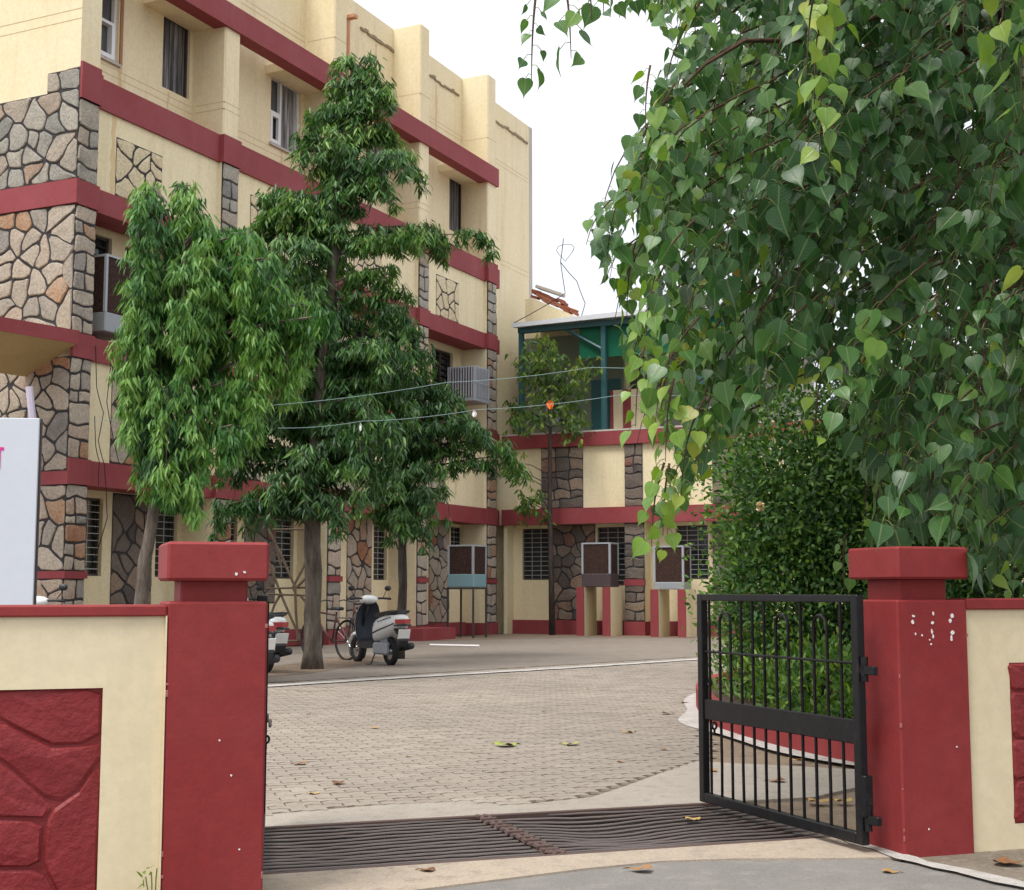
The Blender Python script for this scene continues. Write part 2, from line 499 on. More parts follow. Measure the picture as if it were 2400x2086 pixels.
M['dry_leaf'] = tint_mat('dry_fallen_leaf', [(0, (.12, .055, .025)), (.4, (.32, .15, .06)), (.7, (.50, .33, .12)), (.85, (.45, .42, .06)), (1, (.16, .28, .05))], .6, .3, 40)[0]

def bark_mat(name, c0, c1, c2):
    m = mat(name, c0, .85, .2)
    N, L, b = nodes(m)
    a = noise(N, L, 1, 6, .7, stretch=(14, 14, 3)); r = ramp(N, L, a.outputs['Fac'], [(.35, c0), (.55, c1), (.75, c2)])
    L.new(r.outputs['Color'], b.inputs['Base Color'])
    bump(N, L, b, a.outputs['Fac'], .7, .04)
    return m
M['bark'] = bark_mat('grey_brown_bark', (.07, .055, .045), (.14, .115, .095), (.24, .205, .175))
M['bark_dark'] = bark_mat('dark_bark', (.035, .028, .025), (.065, .052, .045), (.11, .09, .075))
M['twig'] = bark_mat('reddish_twig', (.06, .035, .025), (.10, .06, .04), (.17, .11, .075))
M['petiole'] = mat('green_leaf_stalk', (.16, .22, .06), .5, .3)

# ------------------------------------------------------------------ rubble stones
def clip(poly, nx, ny, d):
    """keep the part of a polygon where nx*x+ny*y <= d"""
    out = []
    for i in range(len(poly)):
        a, b = poly[i], poly[(i + 1) % len(poly)]
        da, db = nx * a[0] + ny * a[1] - d, nx * b[0] + ny * b[1] - d
        if da <= 0: out.append(a)
        if (da < 0) != (db < 0) and abs(da - db) > 1e-9:
            t = da / (da - db); out.append((a[0] + (b[0] - a[0]) * t, a[1] + (b[1] - a[1]) * t))
    return out

def cells(w, h, d, gap, rnd, asp=1.25):
    """rubble pattern: irregular stones filling w x h, joint width gap"""
    nx = max(1, round(w / (d * asp))); ny = max(1, round(h / d))
    pts = []
    for j in range(ny):
        for i in range(nx):
            jx, jy = rnd.uniform(-.42, .42), rnd.uniform(-.38, .38)
            pts.append(((i + .5 + jx * (nx > 1) + (.5 if j % 2 else 0) * (nx > 1) * .9 - .22 * (nx > 1)) * w / nx, (j + .5 + jy) * h / ny))
    pts = [p for p in pts if len(pts) < 8 or rnd.random() > .14]
    out = []
    for i, p in enumerate(pts):
        if not (0 < p[0] < w): p = (min(max(p[0], .04), w - .04), p[1])
        g = gap / 2
        poly = [(g * .3, g), (w - g * .3, g), (w - g * .3, h - g), (g * .3, h - g)]
        for j, q in enumerate(pts):
            if i == j: continue
            dx, dy = q[0] - p[0], q[1] - p[1]; L_ = math.hypot(dx, dy)
            if L_ > 3.2 * d or L_ < 1e-6: continue
            dx, dy = dx / L_, dy / L_
            poly = clip(poly, dx, dy, dx * (p[0] + q[0]) / 2 + dy * (p[1] + q[1]) / 2 - g)
            if len(poly) < 3: break
        if len(poly) >= 3: out.append(poly)
    return out

def courses(w, h, d, gap, rnd, split=.55):
    """squared stones in wavering courses"""
    n = max(1, round(h / d)); ys = [0]
    hs_ = [rnd.uniform(.7, 1.35) for _ in range(n)]; t = sum(hs_)
    for q in hs_: ys.append(ys[-1] + q * h / t)
    def wav(k, x): return 0 if k in (0, n) else .035 * math.sin(x * 5 + k * 2.3) * min(1, w) + .02 * math.sin(x * 11 + k)
    out = []
    for k in range(n):
        m_ = max(1, round(w / (d * rnd.uniform(1.1, 1.9))))
        if w < d * 2.2: m_ = 2 if rnd.random() < split else 1
        xs = [0] + [w * (i + rnd.uniform(-.22, .22)) / m_ for i in range(1, m_)] + [w]
        for i in range(m_):
            g = gap / 2; x0, x1 = xs[i] + g * (.3 if i == 0 else 1), xs[i + 1] - g * (.3 if i == m_ - 1 else 1)
            xm = (x0 + x1) / 2; l = rnd.uniform(-.015, .015)
            out.append([(x0 + l, ys[k] + wav(k, x0) + g), (xm, ys[k] + wav(k, xm) + g), (x1 + l, ys[k] + wav(k, x1) + g),
                        (x1 - l, ys[k + 1] + wav(k + 1, x1) - g), (xm, ys[k + 1] + wav(k + 1, xm) - g), (x0 - l, ys[k + 1] + wav(k + 1, x0) - g)])
    return out

def soften(poly, f=.18):
    out = []
    for i in range(len(poly)):
        a, b = poly[i], poly[(i + 1) % len(poly)]
        if math.hypot(a[0] - b[0], a[1] - b[1]) < .012:
            out.append(((a[0] + b[0]) / 2, (a[1] + b[1]) / 2)); continue
        out.append((a[0] + (b[0] - a[0]) * f, a[1] + (b[1] - a[1]) * f)); out.append((a[0] + (b[0] - a[0]) * (1 - f), a[1] + (b[1] - a[1]) * (1 - f)))
    return out

def stone_geo(mb, poly, O, ax, ay, n, thick, rnd, tint, inset=.02):
    c = (sum(p[0] for p in poly) / len(poly), sum(p[1] for p in poly) / len(poly))
    def P(p, h): return O + ax * p[0] + ay * p[1] + n * h
    def shrink(p, s):
        L_ = math.hypot(p[0] - c[0], p[1] - c[1]) or 1
        k = max(.2, 1 - s / L_); return (c[0] + (p[0] - c[0]) * k, c[1] + (p[1] - c[1]) * k)
    tx, ty = (rnd.uniform(-.05, .05), rnd.uniform(-.05, .05)) if thick > .02 else (rnd.uniform(-.02, .02), rnd.uniform(-.02, .02))
    r0 = [P(p, 0) for p in poly]
    r1 = [P(p, thick * .6) for p in poly]
    r2 = [P(shrink(p, inset), thick + (p[0] - c[0]) * tx + (p[1] - c[1]) * ty + rnd.uniform(-.004, .004)) for p in poly]
    mid = P(c, thick + rnd.uniform(.0, .012))
    k = len(poly); vs = r0 + r1 + r2 + [mid]; fs = []
    for i in range(k):
        j = (i + 1) % k
        fs += [(i, j, k + j, k + i), (k + i, k + j, 2 * k + j, 2 * k + i), (2 * k + i, 2 * k + j, 3 * k)]
    mb.add(vs, fs, tint)

def bend(poly, w, h, rnd_key, amp=.034):
    """wavering joints: every stone edge follows the same gentle distortion, pinned at the panel border"""
    out = []
    for i in range(len(poly)):
        a, b = poly[i], poly[(i + 1) % len(poly)]
        k = max(1, min(3, int(math.hypot(a[0] - b[0], a[1] - b[1]) / .085)))
        out += [(a[0] + (b[0] - a[0]) * q / k, a[1] + (b[1] - a[1]) * q / k) for q in range(k)]
    r_ = rnd_key * 1.7
    res = []
    for x, y in out:
        f = min(1, min(x, w - x) / .07, min(y, h - y) / .07); f = max(0, f)
        dx = amp * (math.sin(y * 13 + r_) + .7 * math.sin(x * 7 - y * 9 + r_ * 2.1))
        dy = amp * (math.sin(x * 12 + r_ * 1.3) + .7 * math.sin(x * 8 + y * 10 + r_ * .7))
        res.append((x + dx * f * .7, y + dy * f * .7))
    return res

STONE_COUNT = {}
def stone_panel(parent, O, ax, ay, w, h, d=.34, gap=.040, thick=.026, inset=.016, mat_='stone', style='rubble', seed=0, single=True, lo=0.0, hi=1.0, budget=300, owner='a', mortar='mortar', name='stone_facing', back=True):
    """mortar bed plus one object per stone (or one joined part once the budget is spent)"""
    rnd = random.Random(seed * 31 + 5)
    O, ax, ay = Vector(O), Vector(ax), Vector(ay); n = ax.cross(ay)
    bed = MB()
    bed.add([O - n * .02, O + ax * w - n * .02, O + ax * w + ay * h - n * .02, O + ay * h - n * .02, O + n * .006, O + ax * w + n * .006, O + ax * w + ay * h + n * .006, O + ay * h + n * .006],
            [(4, 5, 6, 7), (0, 1, 5, 4), (1, 2, 6, 5), (2, 3, 7, 6), (3, 0, 4, 7)])
    bo = bed.build(name, M[mortar], parent)
    polys = cells(w, h, d, gap, rnd) if style == 'rubble' else courses(w, h, d, gap, rnd)
    joined = MB()
    for p in polys:
        p = bend(soften(p, .12), w, h, seed, .034 if style == 'rubble' else .016)
        tint = min(1, max(0, rnd.triangular(lo, hi, (lo + hi) * .5)))
        if rnd.random() < .07: tint = rnd.uniform(max(lo, hi - .15), hi)
        if single and STONE_COUNT.get(owner, 0) < budget:
            STONE_COUNT[owner] = STONE_COUNT.get(owner, 0) + 1
            mb = MB(); stone_geo(mb, p, O, ax, ay, n, thick, rnd, tint, inset)
            c = sum((Vector(q) for q in mb.v), Vector()) / len(mb.v)
            mb.build('stone', M[mat_], bo, smooth=False, loc=c)
        else:
            stone_geo(joined, p, O, ax, ay, n, thick, rnd, tint, inset)
    if joined.v:
        tag(joined.build('stones', M[mat_], bo), kind='stuff')
    return bo

# ------------------------------------------------------------------ ground
def sheet(name, pts, z, mat_, **kw):
    mb = MB(); mb.add([(x, y, z) for x, y in pts], [tuple(range(len(pts)))])
    return tag(mb.build(name, mat_), kind='structure', **kw)

ga = R(19)                                       # the boundary wall's direction
WV = Vector((math.cos(ga), math.sin(ga), 0)); WM = Vector((math.sin(ga), -math.cos(ga), 0))
GP = Vector((1.71, 6.20, 0))                     # front corner of the right gate pillar
def G(a, o, z=0.0): p = GP + WV * a + WM * o; return Vector((p.x, p.y, z))
def g2(a, o): p = G(a, o); return (p.x, p.y)

ba = R(64.5)                                     # the hostel's long front
BU = Vector((math.cos(ba), math.sin(ba), 0)); BN = Vector((math.sin(ba), -math.cos(ba), 0))
BP = Vector((-7.353, 22.816, 0))
def B(s, o, z=0.0): p = BP + BU * s + BN * o; return Vector((p.x, p.y, z))

# ground with the grate pit left open
pit = [g2(-2.79, -.50), g2(.0, -.50), g2(.0, -1.66), g2(-2.79, -1.66)]
mb = MB()
big = [(-500, -300), (500, -300), (500, 900), (-500, 900)]
pv = [(x, y, -.016) for x, y in big] + [(x, y, -.016) for x, y in pit]
mb.add(pv, [(0, 1, 5, 4), (1, 2, 6, 5), (2, 3, 7, 6), (3, 0, 4, 7)])
tag(mb.build('ground', M['dirt']), kind='structure')
# road in front of the gate
edge = [g2(-9, .12), g2(-3.2, .12), g2(-2.7, .02), g2(-2.3, -.05), g2(-1.9, -.13), g2(-1.4, -.24), g2(-1.05, -.28), g2(-.7, -.22), g2(-.35, -.10), g2(-.10, .02), g2(-.06, .12), g2(-.01, .3), g2(.04, .5), g2(.08, .72), g2(.2, 1.4), g2(.6, 3), g2(1.6, 5), g2(4, 8)]
sheet('road', [(-60, -40), (20, -40)] + edge[::-1] + [(-60, -12)], -.004, M['asphalt'])
sheet('roadside_verge', edge[10:] + [g2(12, 6), g2(12, -.3), g2(.36, -.3), g2(.0, -.1)], -.008, M['gravel'])
# concrete threshold strips either side of the grate
near = [g2(-2.79, -.50), g2(-2.79, .0), g2(-2.5, .02), g2(-2.3, .0), g2(-1.9, -.09), g2(-1.4, -.20), g2(-1.05, -.24), g2(-.7, -.18), g2(-.35, -.06), g2(-.03, .02), g2(0, -.50)]
def slab(name, pts, z0, z1, m, label=None):
    mb = MB(); n = len(pts)
    mb.add([(x, y, z1) for x, y in pts] + [(x, y, z0) for x, y in pts], [tuple(range(n))] + [(i, (i + 1) % n, n + (i + 1) % n, n + i) for i in range(n)])
    return tag(mb.build(name, m), kind='structure')
slab('threshold_apron', near, -.3, .004, M['apron'])
far_edge = [(-1.35, 7.28), (-1.0, 7.50), (-.6, 7.72), (-.27, 7.82), (-.05, 7.66), (.12, 7.72), (.45, 7.95), (.7, 8.45), (1.0, 9.1), (1.25, 9.6)]
slab('threshold_pavement', [g2(-2.79, -1.66)] + far_edge + [(2.6, 9.0), g2(.55, -1.66)], -.3, .002, M['concrete'])
# pit walls under the grate
mb = MB(); q = [Vector((x, y, 0)) for x, y in pit]
for z0, z1 in ((-.6, -.05),):
    mb.add([Vector((p.x, p.y, z1)) for p in q] + [Vector((p.x, p.y, z0)) for p in q], [(0, 1, 5, 4), (1, 2, 6, 5), (2, 3, 7, 6), (3, 0, 4, 7), (4, 5, 6, 7)])
tag(mb.build('drain_pit_floor', M['black'], recalc=False), kind='structure')

# courtyard: bed sheet, interlocking pavers on it
court = far_edge + [(1.35, 9.8), (1.62, 11.75), (1.72, 12.4), (1.85, 14.6), (2.6, 17), (4.5, 20), (9, 26), (14, 30), (9, 34)] + [tuple(B(16.6, 6)[:2]), tuple(B(16.6, .4)[:2]), tuple(B(15, .05)[:2]), tuple(B(0, .05)[:2]), tuple(B(-3, -2)[:2]), (-9, 17), (-5, 12), (-2.2, 7.0)]
courtyard = sheet('courtyard_pavement', court, -.010, ground_mat('paving_joint_sand', (.215, .18, .148), (.175, .147, .122), (.24, .205, .17)))
def inside(x, y, poly):
    r = False; j = len(poly) - 1
    for i in range(len(poly)):
        a, b = poly[i], poly[j]
        if (a[1] > y) != (b[1] > y) and x < (b[0] - a[0]) * (y - a[1]) / (b[1] - a[1]) + a[0]: r = not r
        j = i
    return r
pav_a = R(17); PU = Vector((math.cos(pav_a), math.sin(pav_a), 0)); PVv = Vector((-math.sin(pav_a), math.cos(pav_a), 0))
def paver_outline(L_=.20, Wd=.10):
    # zigzag-sided interlocking block
    a, b, k = L_ / 2 - .0035, Wd / 2 - .0035, .012
    return [(-a, -b - k), (-a / 2, -b + k), (0, -b - k), (a / 2, -b + k), (a, -b - k), (a, b - k), (a / 2, b + k), (0, b - k), (-a / 2, b + k), (-a, b - k)]
OUT = paver_outline()
def paver_geo(mb, c, rnd, tint, near_=True):
    z = rnd.uniform(-.0015, .0015); k = len(OUT)
    tx, ty = rnd.uniform(-.012, .012), rnd.uniform(-.02, .02)
    top = [c + PU * (x * .975) + PVv * (y * .955) + Vector((0, 0, .006 + z + tx * x + ty * y)) for x, y in OUT]
    low = [c + PU * x + PVv * y + Vector((0, 0, -.008)) for x, y in OUT]
    mb.add(top + low, [tuple(range(k))] + [(i, k + i, k + (i + 1) % k, (i + 1) % k) for i in range(k)], tint)
rnd = random.Random(3); plist = []
for j in range(0, 190):
    for i in range(-70, 70):
        c = Vector((0, 7.4, 0)) + PU * ((i + .5 * (j % 2)) * .20) + PVv * (j * .10)
        if c.y > 17.1 + (c.x + 3.6) * 1.1 or not inside(c.x, c.y, court): continue
        vx, vy = proj(c)
        if vx < 470 or vx > 1660: continue
        plist.append((c.y, c))
plist.sort(key=lambda t: t[0])
field = MB()
for n_, (_, c) in enumerate(plist):
    t = min(1, max(0, rnd.gauss(.5, .22)))
    if n_ < 300:
        mb = MB(); paver_geo(mb, c, rnd, t); mb.build('paver', M['paver'], courtyard, loc=c, recalc=False)
    else: paver_geo(field, c, rnd, t)
tag(field.build('pavers', M['paver'], courtyard, recalc=False), kind='stuff')
far_c = [p for p in court if p[1] > 16.1]
sheet('courtyard_far_pavement', [(-7.6, 16.0), (-4.9, 15.55), (3.55, 24.9), (9, 27.5), (14, 30), (9, 34), tuple(B(16.6, 6)[:2]), tuple(B(16.6, .4)[:2]), tuple(B(15, .05)[:2]), tuple(B(0, .05)[:2]), tuple(B(-3, -2)[:2]), (-9, 17)], .012, M['far_paving'])
sheet('dirt_strip', [tuple(B(11.3, .1)[:2]), tuple(B(10.9, 1.0)[:2]), tuple(B(12.6, 1.6)[:2]), tuple(B(14.4, 2.6)[:2]), tuple(B(15.2, 4.5)[:2]), tuple(B(15.6, 7)[:2]), tuple(B(16.6, 7)[:2]), tuple(B(16.6, .2)[:2]), tuple(B(15.5, .05)[:2])], .016, M['dirt'])
sheet('tree_row_dirt_strip', [tuple(B(-4.2, 5.4)[:2]), tuple(B(-1, 5.5)[:2]), tuple(B(1.0, 5.0)[:2]), tuple(B(3.5, 4.2)[:2]), tuple(B(3.8, 3.2)[:2]), tuple(B(1, 3.8)[:2]), tuple(B(-1, 4.2)[:2]), tuple(B(-4.5, 4.2)[:2])], .016, M['dirt'])
# chalk line across the courtyard
mb = MB(); pts = []
p0, p1 = Vector((-3.6, 16.16, 0)), Vector((3.4, 23.87, 0)); d = (p1 - p0).normalized(); nn = Vector((-d.y, d.x, 0))
for i in range(41):
    t = i / 40; w_ = .125 + .02 * math.sin(i * 1.9) + .012 * math.sin(i * 4.3)
    c = p0.lerp(p1, t) + nn * (.05 * math.sin(t * 7))
    pts.append((c - nn * w_, c + nn * w_))
mb.add([Vector((q.x, q.y, .018)) for pr in pts for q in pr], [(2 * i, 2 * i + 2, 2 * i + 3, 2 * i + 1) for i in range(40)])
tag(mb.build('painted_line', M['lime_dust']), kind='structure')
# lime dusted along the wall foot and the planter foot
ll = [(-.02, -.56), (-.02, -.42), (-.025, -.30), (-.03, -.16), (-.045, -.04), (-.04, .06), (-.03, .16), (-.005, .28), (.01, .38), (.035, .48), (.05, .60), (.075, .72), (.13, .98), (.2, 1.4), (.42, 2.2)]
rl = random.Random(5)
sheet('lime_line', [g2(a + .045 + rl.uniform(-.012, .02), o) for a, o in ll] + [g2(a - .035 - rl.uniform(-.01, .02), o) for a, o in ll[::-1]], .009, M['lime_dust'])
sheet('lime_patch', [g2(-2.8, .02), g2(-2.45, -.02), g2(-2.50, .12), g2(-2.62, .20), g2(-2.85, .2)], .0075, M['lime_dust'])

# ------------------------------------------------------------------ hostel building (local x = along the front, local -y = out, z up)
H = empty('hostel_building', BP, ba, 'four tier cream hostel with red bands, stone piers and recessed windows', 'building')
X_, Y_, Z_ = Vector((1, 0, 0)), Vector((0, 1, 0)), Vector((0, 0, 1))
def hb(mb, s0, s1, o0, o1, z0, z1, **kw):
    return mb.box(s0, s1, -max(o0, o1), -min(o0, o1), z0, z1, **kw)
TOP = 15.3
PIERS = [(0, .48), (3.95, 4.44), (7.87, 8.37), (11.78, 12.25), (15.55, 16.05)]
BAYS = [(.48, 3.95), (4.44, 7.87), (8.37, 11.78), (12.25, 15.55)]
RC = -.8

def holed_wall(mb, u0, u1, z0, z1, holes, P, depth, ndir):
    """a wall face with real openings and their reveals; P(u, d, z) gives a point d behind the face"""
    us = sorted({u0, u1, *[h[0] for h in holes], *[h[1] for h in holes]})
    zs = sorted({z0, z1, *[h[2] for h in holes], *[h[3] for h in holes]})
    for i in range(len(us) - 1):
        for j in range(len(zs) - 1):
            cu, cz = (us[i] + us[i + 1]) / 2, (zs[j] + zs[j + 1]) / 2
            if any(h[0] < cu < h[1] and h[2] < cz < h[3] for h in holes): continue
            mb.add([P(us[i], 0, zs[j]), P(us[i + 1], 0, zs[j]), P(us[i + 1], 0, zs[j + 1]), P(us[i], 0, zs[j + 1])], [(0, 1, 2, 3)])
    for a, b, c, d in holes:
        for (p, q) in (((a, c), (b, c)), ((b, c), (b, d)), ((b, d), (a, d)), ((a, d), (a, c))):
            mb.add([P(p[0], 0, p[1]), P(q[0], 0, q[1]), P(q[0], depth, q[1]), P(p[0], depth, p[1])], [(0, 1, 2, 3)])

holes, wins = [], []
def win(kind, a, b, c, d): holes.append((a, b, c, d)); wins.append((kind, a, b, c, d))
for k, (a, b) in enumerate(BAYS):
    p = PIERS[k][0]
    # ground
    win('grid', p + 1.15, p + 1.78, 1.42, 2.80)
    if k != 1: win('grid', p + 3.22, p + 3.84, 1.42, 2.85)
    else: win('grid', p + 2.75, p + 3.80, 1.42, 2.80)
    # first floor
    win('louvre', p + .85, p + 1.80, 5.75, 7.55)
    win('louvre', p + 2.15, p + 3.3, 5.9, 7.5)
    # second floor
    if k in (0,): win('upvc_r', p + .62, p + 1.80, 10.85, 12.35)
    if k in (0, 3): win('curtain', p + 3.05, p + 3.86, 10.85, 12.35)
    else: win('upvc', p + 2.66, p + 3.80, 10.80, 12.35)
mb = MB()
holed_wall(mb, .3, 19.95, 0, TOP, holes, lambda u, d, z: Vector((u, .8 + d, z)), .22, None)
mb.build('wall', M['cream'], H)
mb = MB()
hb(mb, .3, 19.95, RC - .24, RC - .26, 0, TOP)           # the dark rooms behind the openings
hb(mb, .3, 19.95, RC - .70, RC - .72, 0, TOP)
mb.v = mb.v; 
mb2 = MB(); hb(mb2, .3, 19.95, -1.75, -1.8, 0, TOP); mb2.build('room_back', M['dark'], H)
mb = MB()                                               # flat roof, end wall and rear so that the block is closed
hb(mb, 0.02, 19.95, -.81, -9, TOP - .25, TOP - .10)
hb(mb, 19.95, 20.2, RC, -9, 0, TOP)
hb(mb, 0.02, 19.95, -9, -9.2, 0, TOP)
mb.build('roof', M['pale_conc'], H)
# the end face beside the porch: plain wall running back from the corner
mb = MB()
hb(mb, 0, .3, 0, -9, 0, TOP)
mb.build('gable_wall', M['cream'], H)
# piers
for k, (a, b) in enumerate(PIERS):
    mb = MB()
    if k == 0: hb(mb, .3, b, 0, RC - .05, 0, TOP)
    else:
        mb.bbox(a, b, 0, .85, 0, TOP + .02, .03)
    mb.build('pier', M['cream'], H)
# spandrels and floor slabs
for a, b in BAYS:
    mb = MB()
    hb(mb, a, b, -.1, RC - .02, 3.30, 5.10)
    mb.build('spandrel', M['cream'], H)
    mb = MB()
    hb(mb, a, b, -.1, RC - .02, 8.02, 9.55)
    mb.build('spandrel', M['cream'], H)
mb = MB(); hb(mb, 16.05, 16.55, -.22, RC - .02, 0, 8.7); mb.build('pier', M['cream'], H)
# red bands
def band(z0, z1, name='red_band', proud=.05, sp=-.05, a0=0):
    mb = MB()
    for k, (a, b) in enumerate(PIERS):
        hb(mb, a - (.035 if k else .0), b + .035, proud, -.3, z0, z1)
    for a, b in BAYS:
        hb(mb, a + .035, b - .035, sp, -.7, z0 + .004, z1 - .004)
    hb(mb, 16.085, 16.6, -.15, -.6, z0 + .01, z1 - .01)
    return mb
band(2.92, 3.35).build('red_band', M['red'], H)
band(5.05, 5.46).build('red_band', M['red'], H)
band(7.65, 8.07).build('red_band', M['red'], H)
mbB = band(9.50, 10.05)
mbB.build('red_band', M['red'], H)
mb = MB()                                               # second floor shade: a slab out over the windows, open beside each pier
hb(mb, .48, 16.12, .06, -.28, 12.25, 12.75)
mb.build('window_shade', M['red'], H)
for k, (a, b) in enumerate(BAYS):
    mb = MB(); hb(mb, a + 1.95, b, -.285, RC - .02, 12.27, 12.45)
    mb.build('window_shade_soffit', M['cream'], H)
# gable side bands
for z0, z1, p in ((7.66, 8.08, .05), (2.91, 3.13, .04), (1.36, 1.48, .03)):
    mb = MB(); mb.box(-p, .02, -.055, 6, z0, z1); mb.build('red_band', M['red'], H)
mb = MB(); hb(mb, -.002, .47, .054, .01, 9.50, 10.14); mb.build('red_band', M['red'], H)
# sill stripe and plinth on the pier fronts
for k, (a, b) in enumerate(PIERS):
    mb = MB(); hb(mb, a + .002, b + .03, .05, -.05, 1.36, 1.48); mb.build('red_stripe', M['red'], H)
    mb = MB()
    hb(mb, a - .03, b + .03, .07, -.9, 0, .32)
    mb.build('plinth', M['red'], H)
for a, b in BAYS:
    mb = MB(); hb(mb, a + .03, b - .03, -.62, -.9, 0, .34); mb.build('plinth', M['red'], H)
# raised step in front of pier three
mb = MB(); hb(mb, 10.7, 12.30, .78, -.62, 0, .29); mb.build('plinth_step', M['red'], H)

# stone facings
kw = dict(owner='H')
def front_panel(s0, s1, o, z0, z1, **k): return stone_panel(H, Vector((s0, -o, z0)), X_, Z_, s1 - s0, z1 - z0, **{**kw, **k})
def gable_panel(t0, t1, z0, z1, **k): return stone_panel(H, Vector((0, t1, z0)), -Y_, Z_, t1 - t0, z1 - z0, **{**kw, **k})
gable_panel(0, 2.4, 5.45, 7.66, d=.30, seed=1)
gable_panel(0, 2.4, 3.13, 5.05, d=.28, seed=3)
gable_panel(0, 2.4, 8.08, 9.67, d=.30, seed=2, mat_='stone_grey')
gable_panel(0, .72, 9.67, 10.03, d=.3, seed=4, mat_='stone_grey')
gable_panel(0, .75, 1.48, 2.91, d=.27, seed=5)
gable_panel(0, .75, .0, 1.36, d=.30, seed=6)
front_panel(0, .48, .0, 1.48, 2.92, d=.26, style='course', seed=11)
front_panel(0, .48, .0, .0, 1.36, d=.30, style='course', seed=12)
front_panel(0, .48, .0, 3.35, 5.05, d=.27, style='course', seed=13)
front_panel(0, .48, .0, 5.46, 7.65, d=.29, style='course', seed=14)
front_panel(0, .48, .0, 8.07, 9.50, d=.33, style='course', seed=15, mat_='stone_grey')
for k, (a, b) in enumerate(PIERS[1:]):
    for z0, z1, m_ in ((.32, 1.36, 'stone'), (1.48, 2.92, 'stone'), (3.35, 5.05, 'stone'), (5.46, 7.65, 'stone'), (8.07, 9.50, 'stone_grey')):
        front_panel(a, b, .0, z0, z1, d=.27, style='course', seed=20 + k * 5 + int(z0), mat_=m_, single=(k == 3 or z0 < 2 or z0 > 8))
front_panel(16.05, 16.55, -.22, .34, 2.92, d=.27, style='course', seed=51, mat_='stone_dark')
front_panel(16.05, 16.55, -.22, 3.35, 8.7, d=.30, style='course', seed=52, mat_='stone_grey')
for k, (a, b) in enumerate(BAYS):                        # ground floor recess panels and the framed inserts of the spandrels
    p = PIERS[k][0]
    front_panel(p + 2.02, p + 3.12, RC, .34 if k > 1 else .9, 2.92, d=.30, seed=60 + k, mat_='stone' if k > 1 else 'stone_dark')  # first two bays: shade under the trees put into a darker stone tone
    front_panel(p + 1.05, p + 2.28, -.1, 8.07, 9.14, d=.27, seed=70 + k, mat_='stone_cream', gap=.04, thick=.02)
    front_panel(p + (1.12 if k == 0 else .48), p + (2.4 if k == 0 else 1.58), -.1, 3.35, 5.05, d=.30, seed=80 + k, mat_='stone')

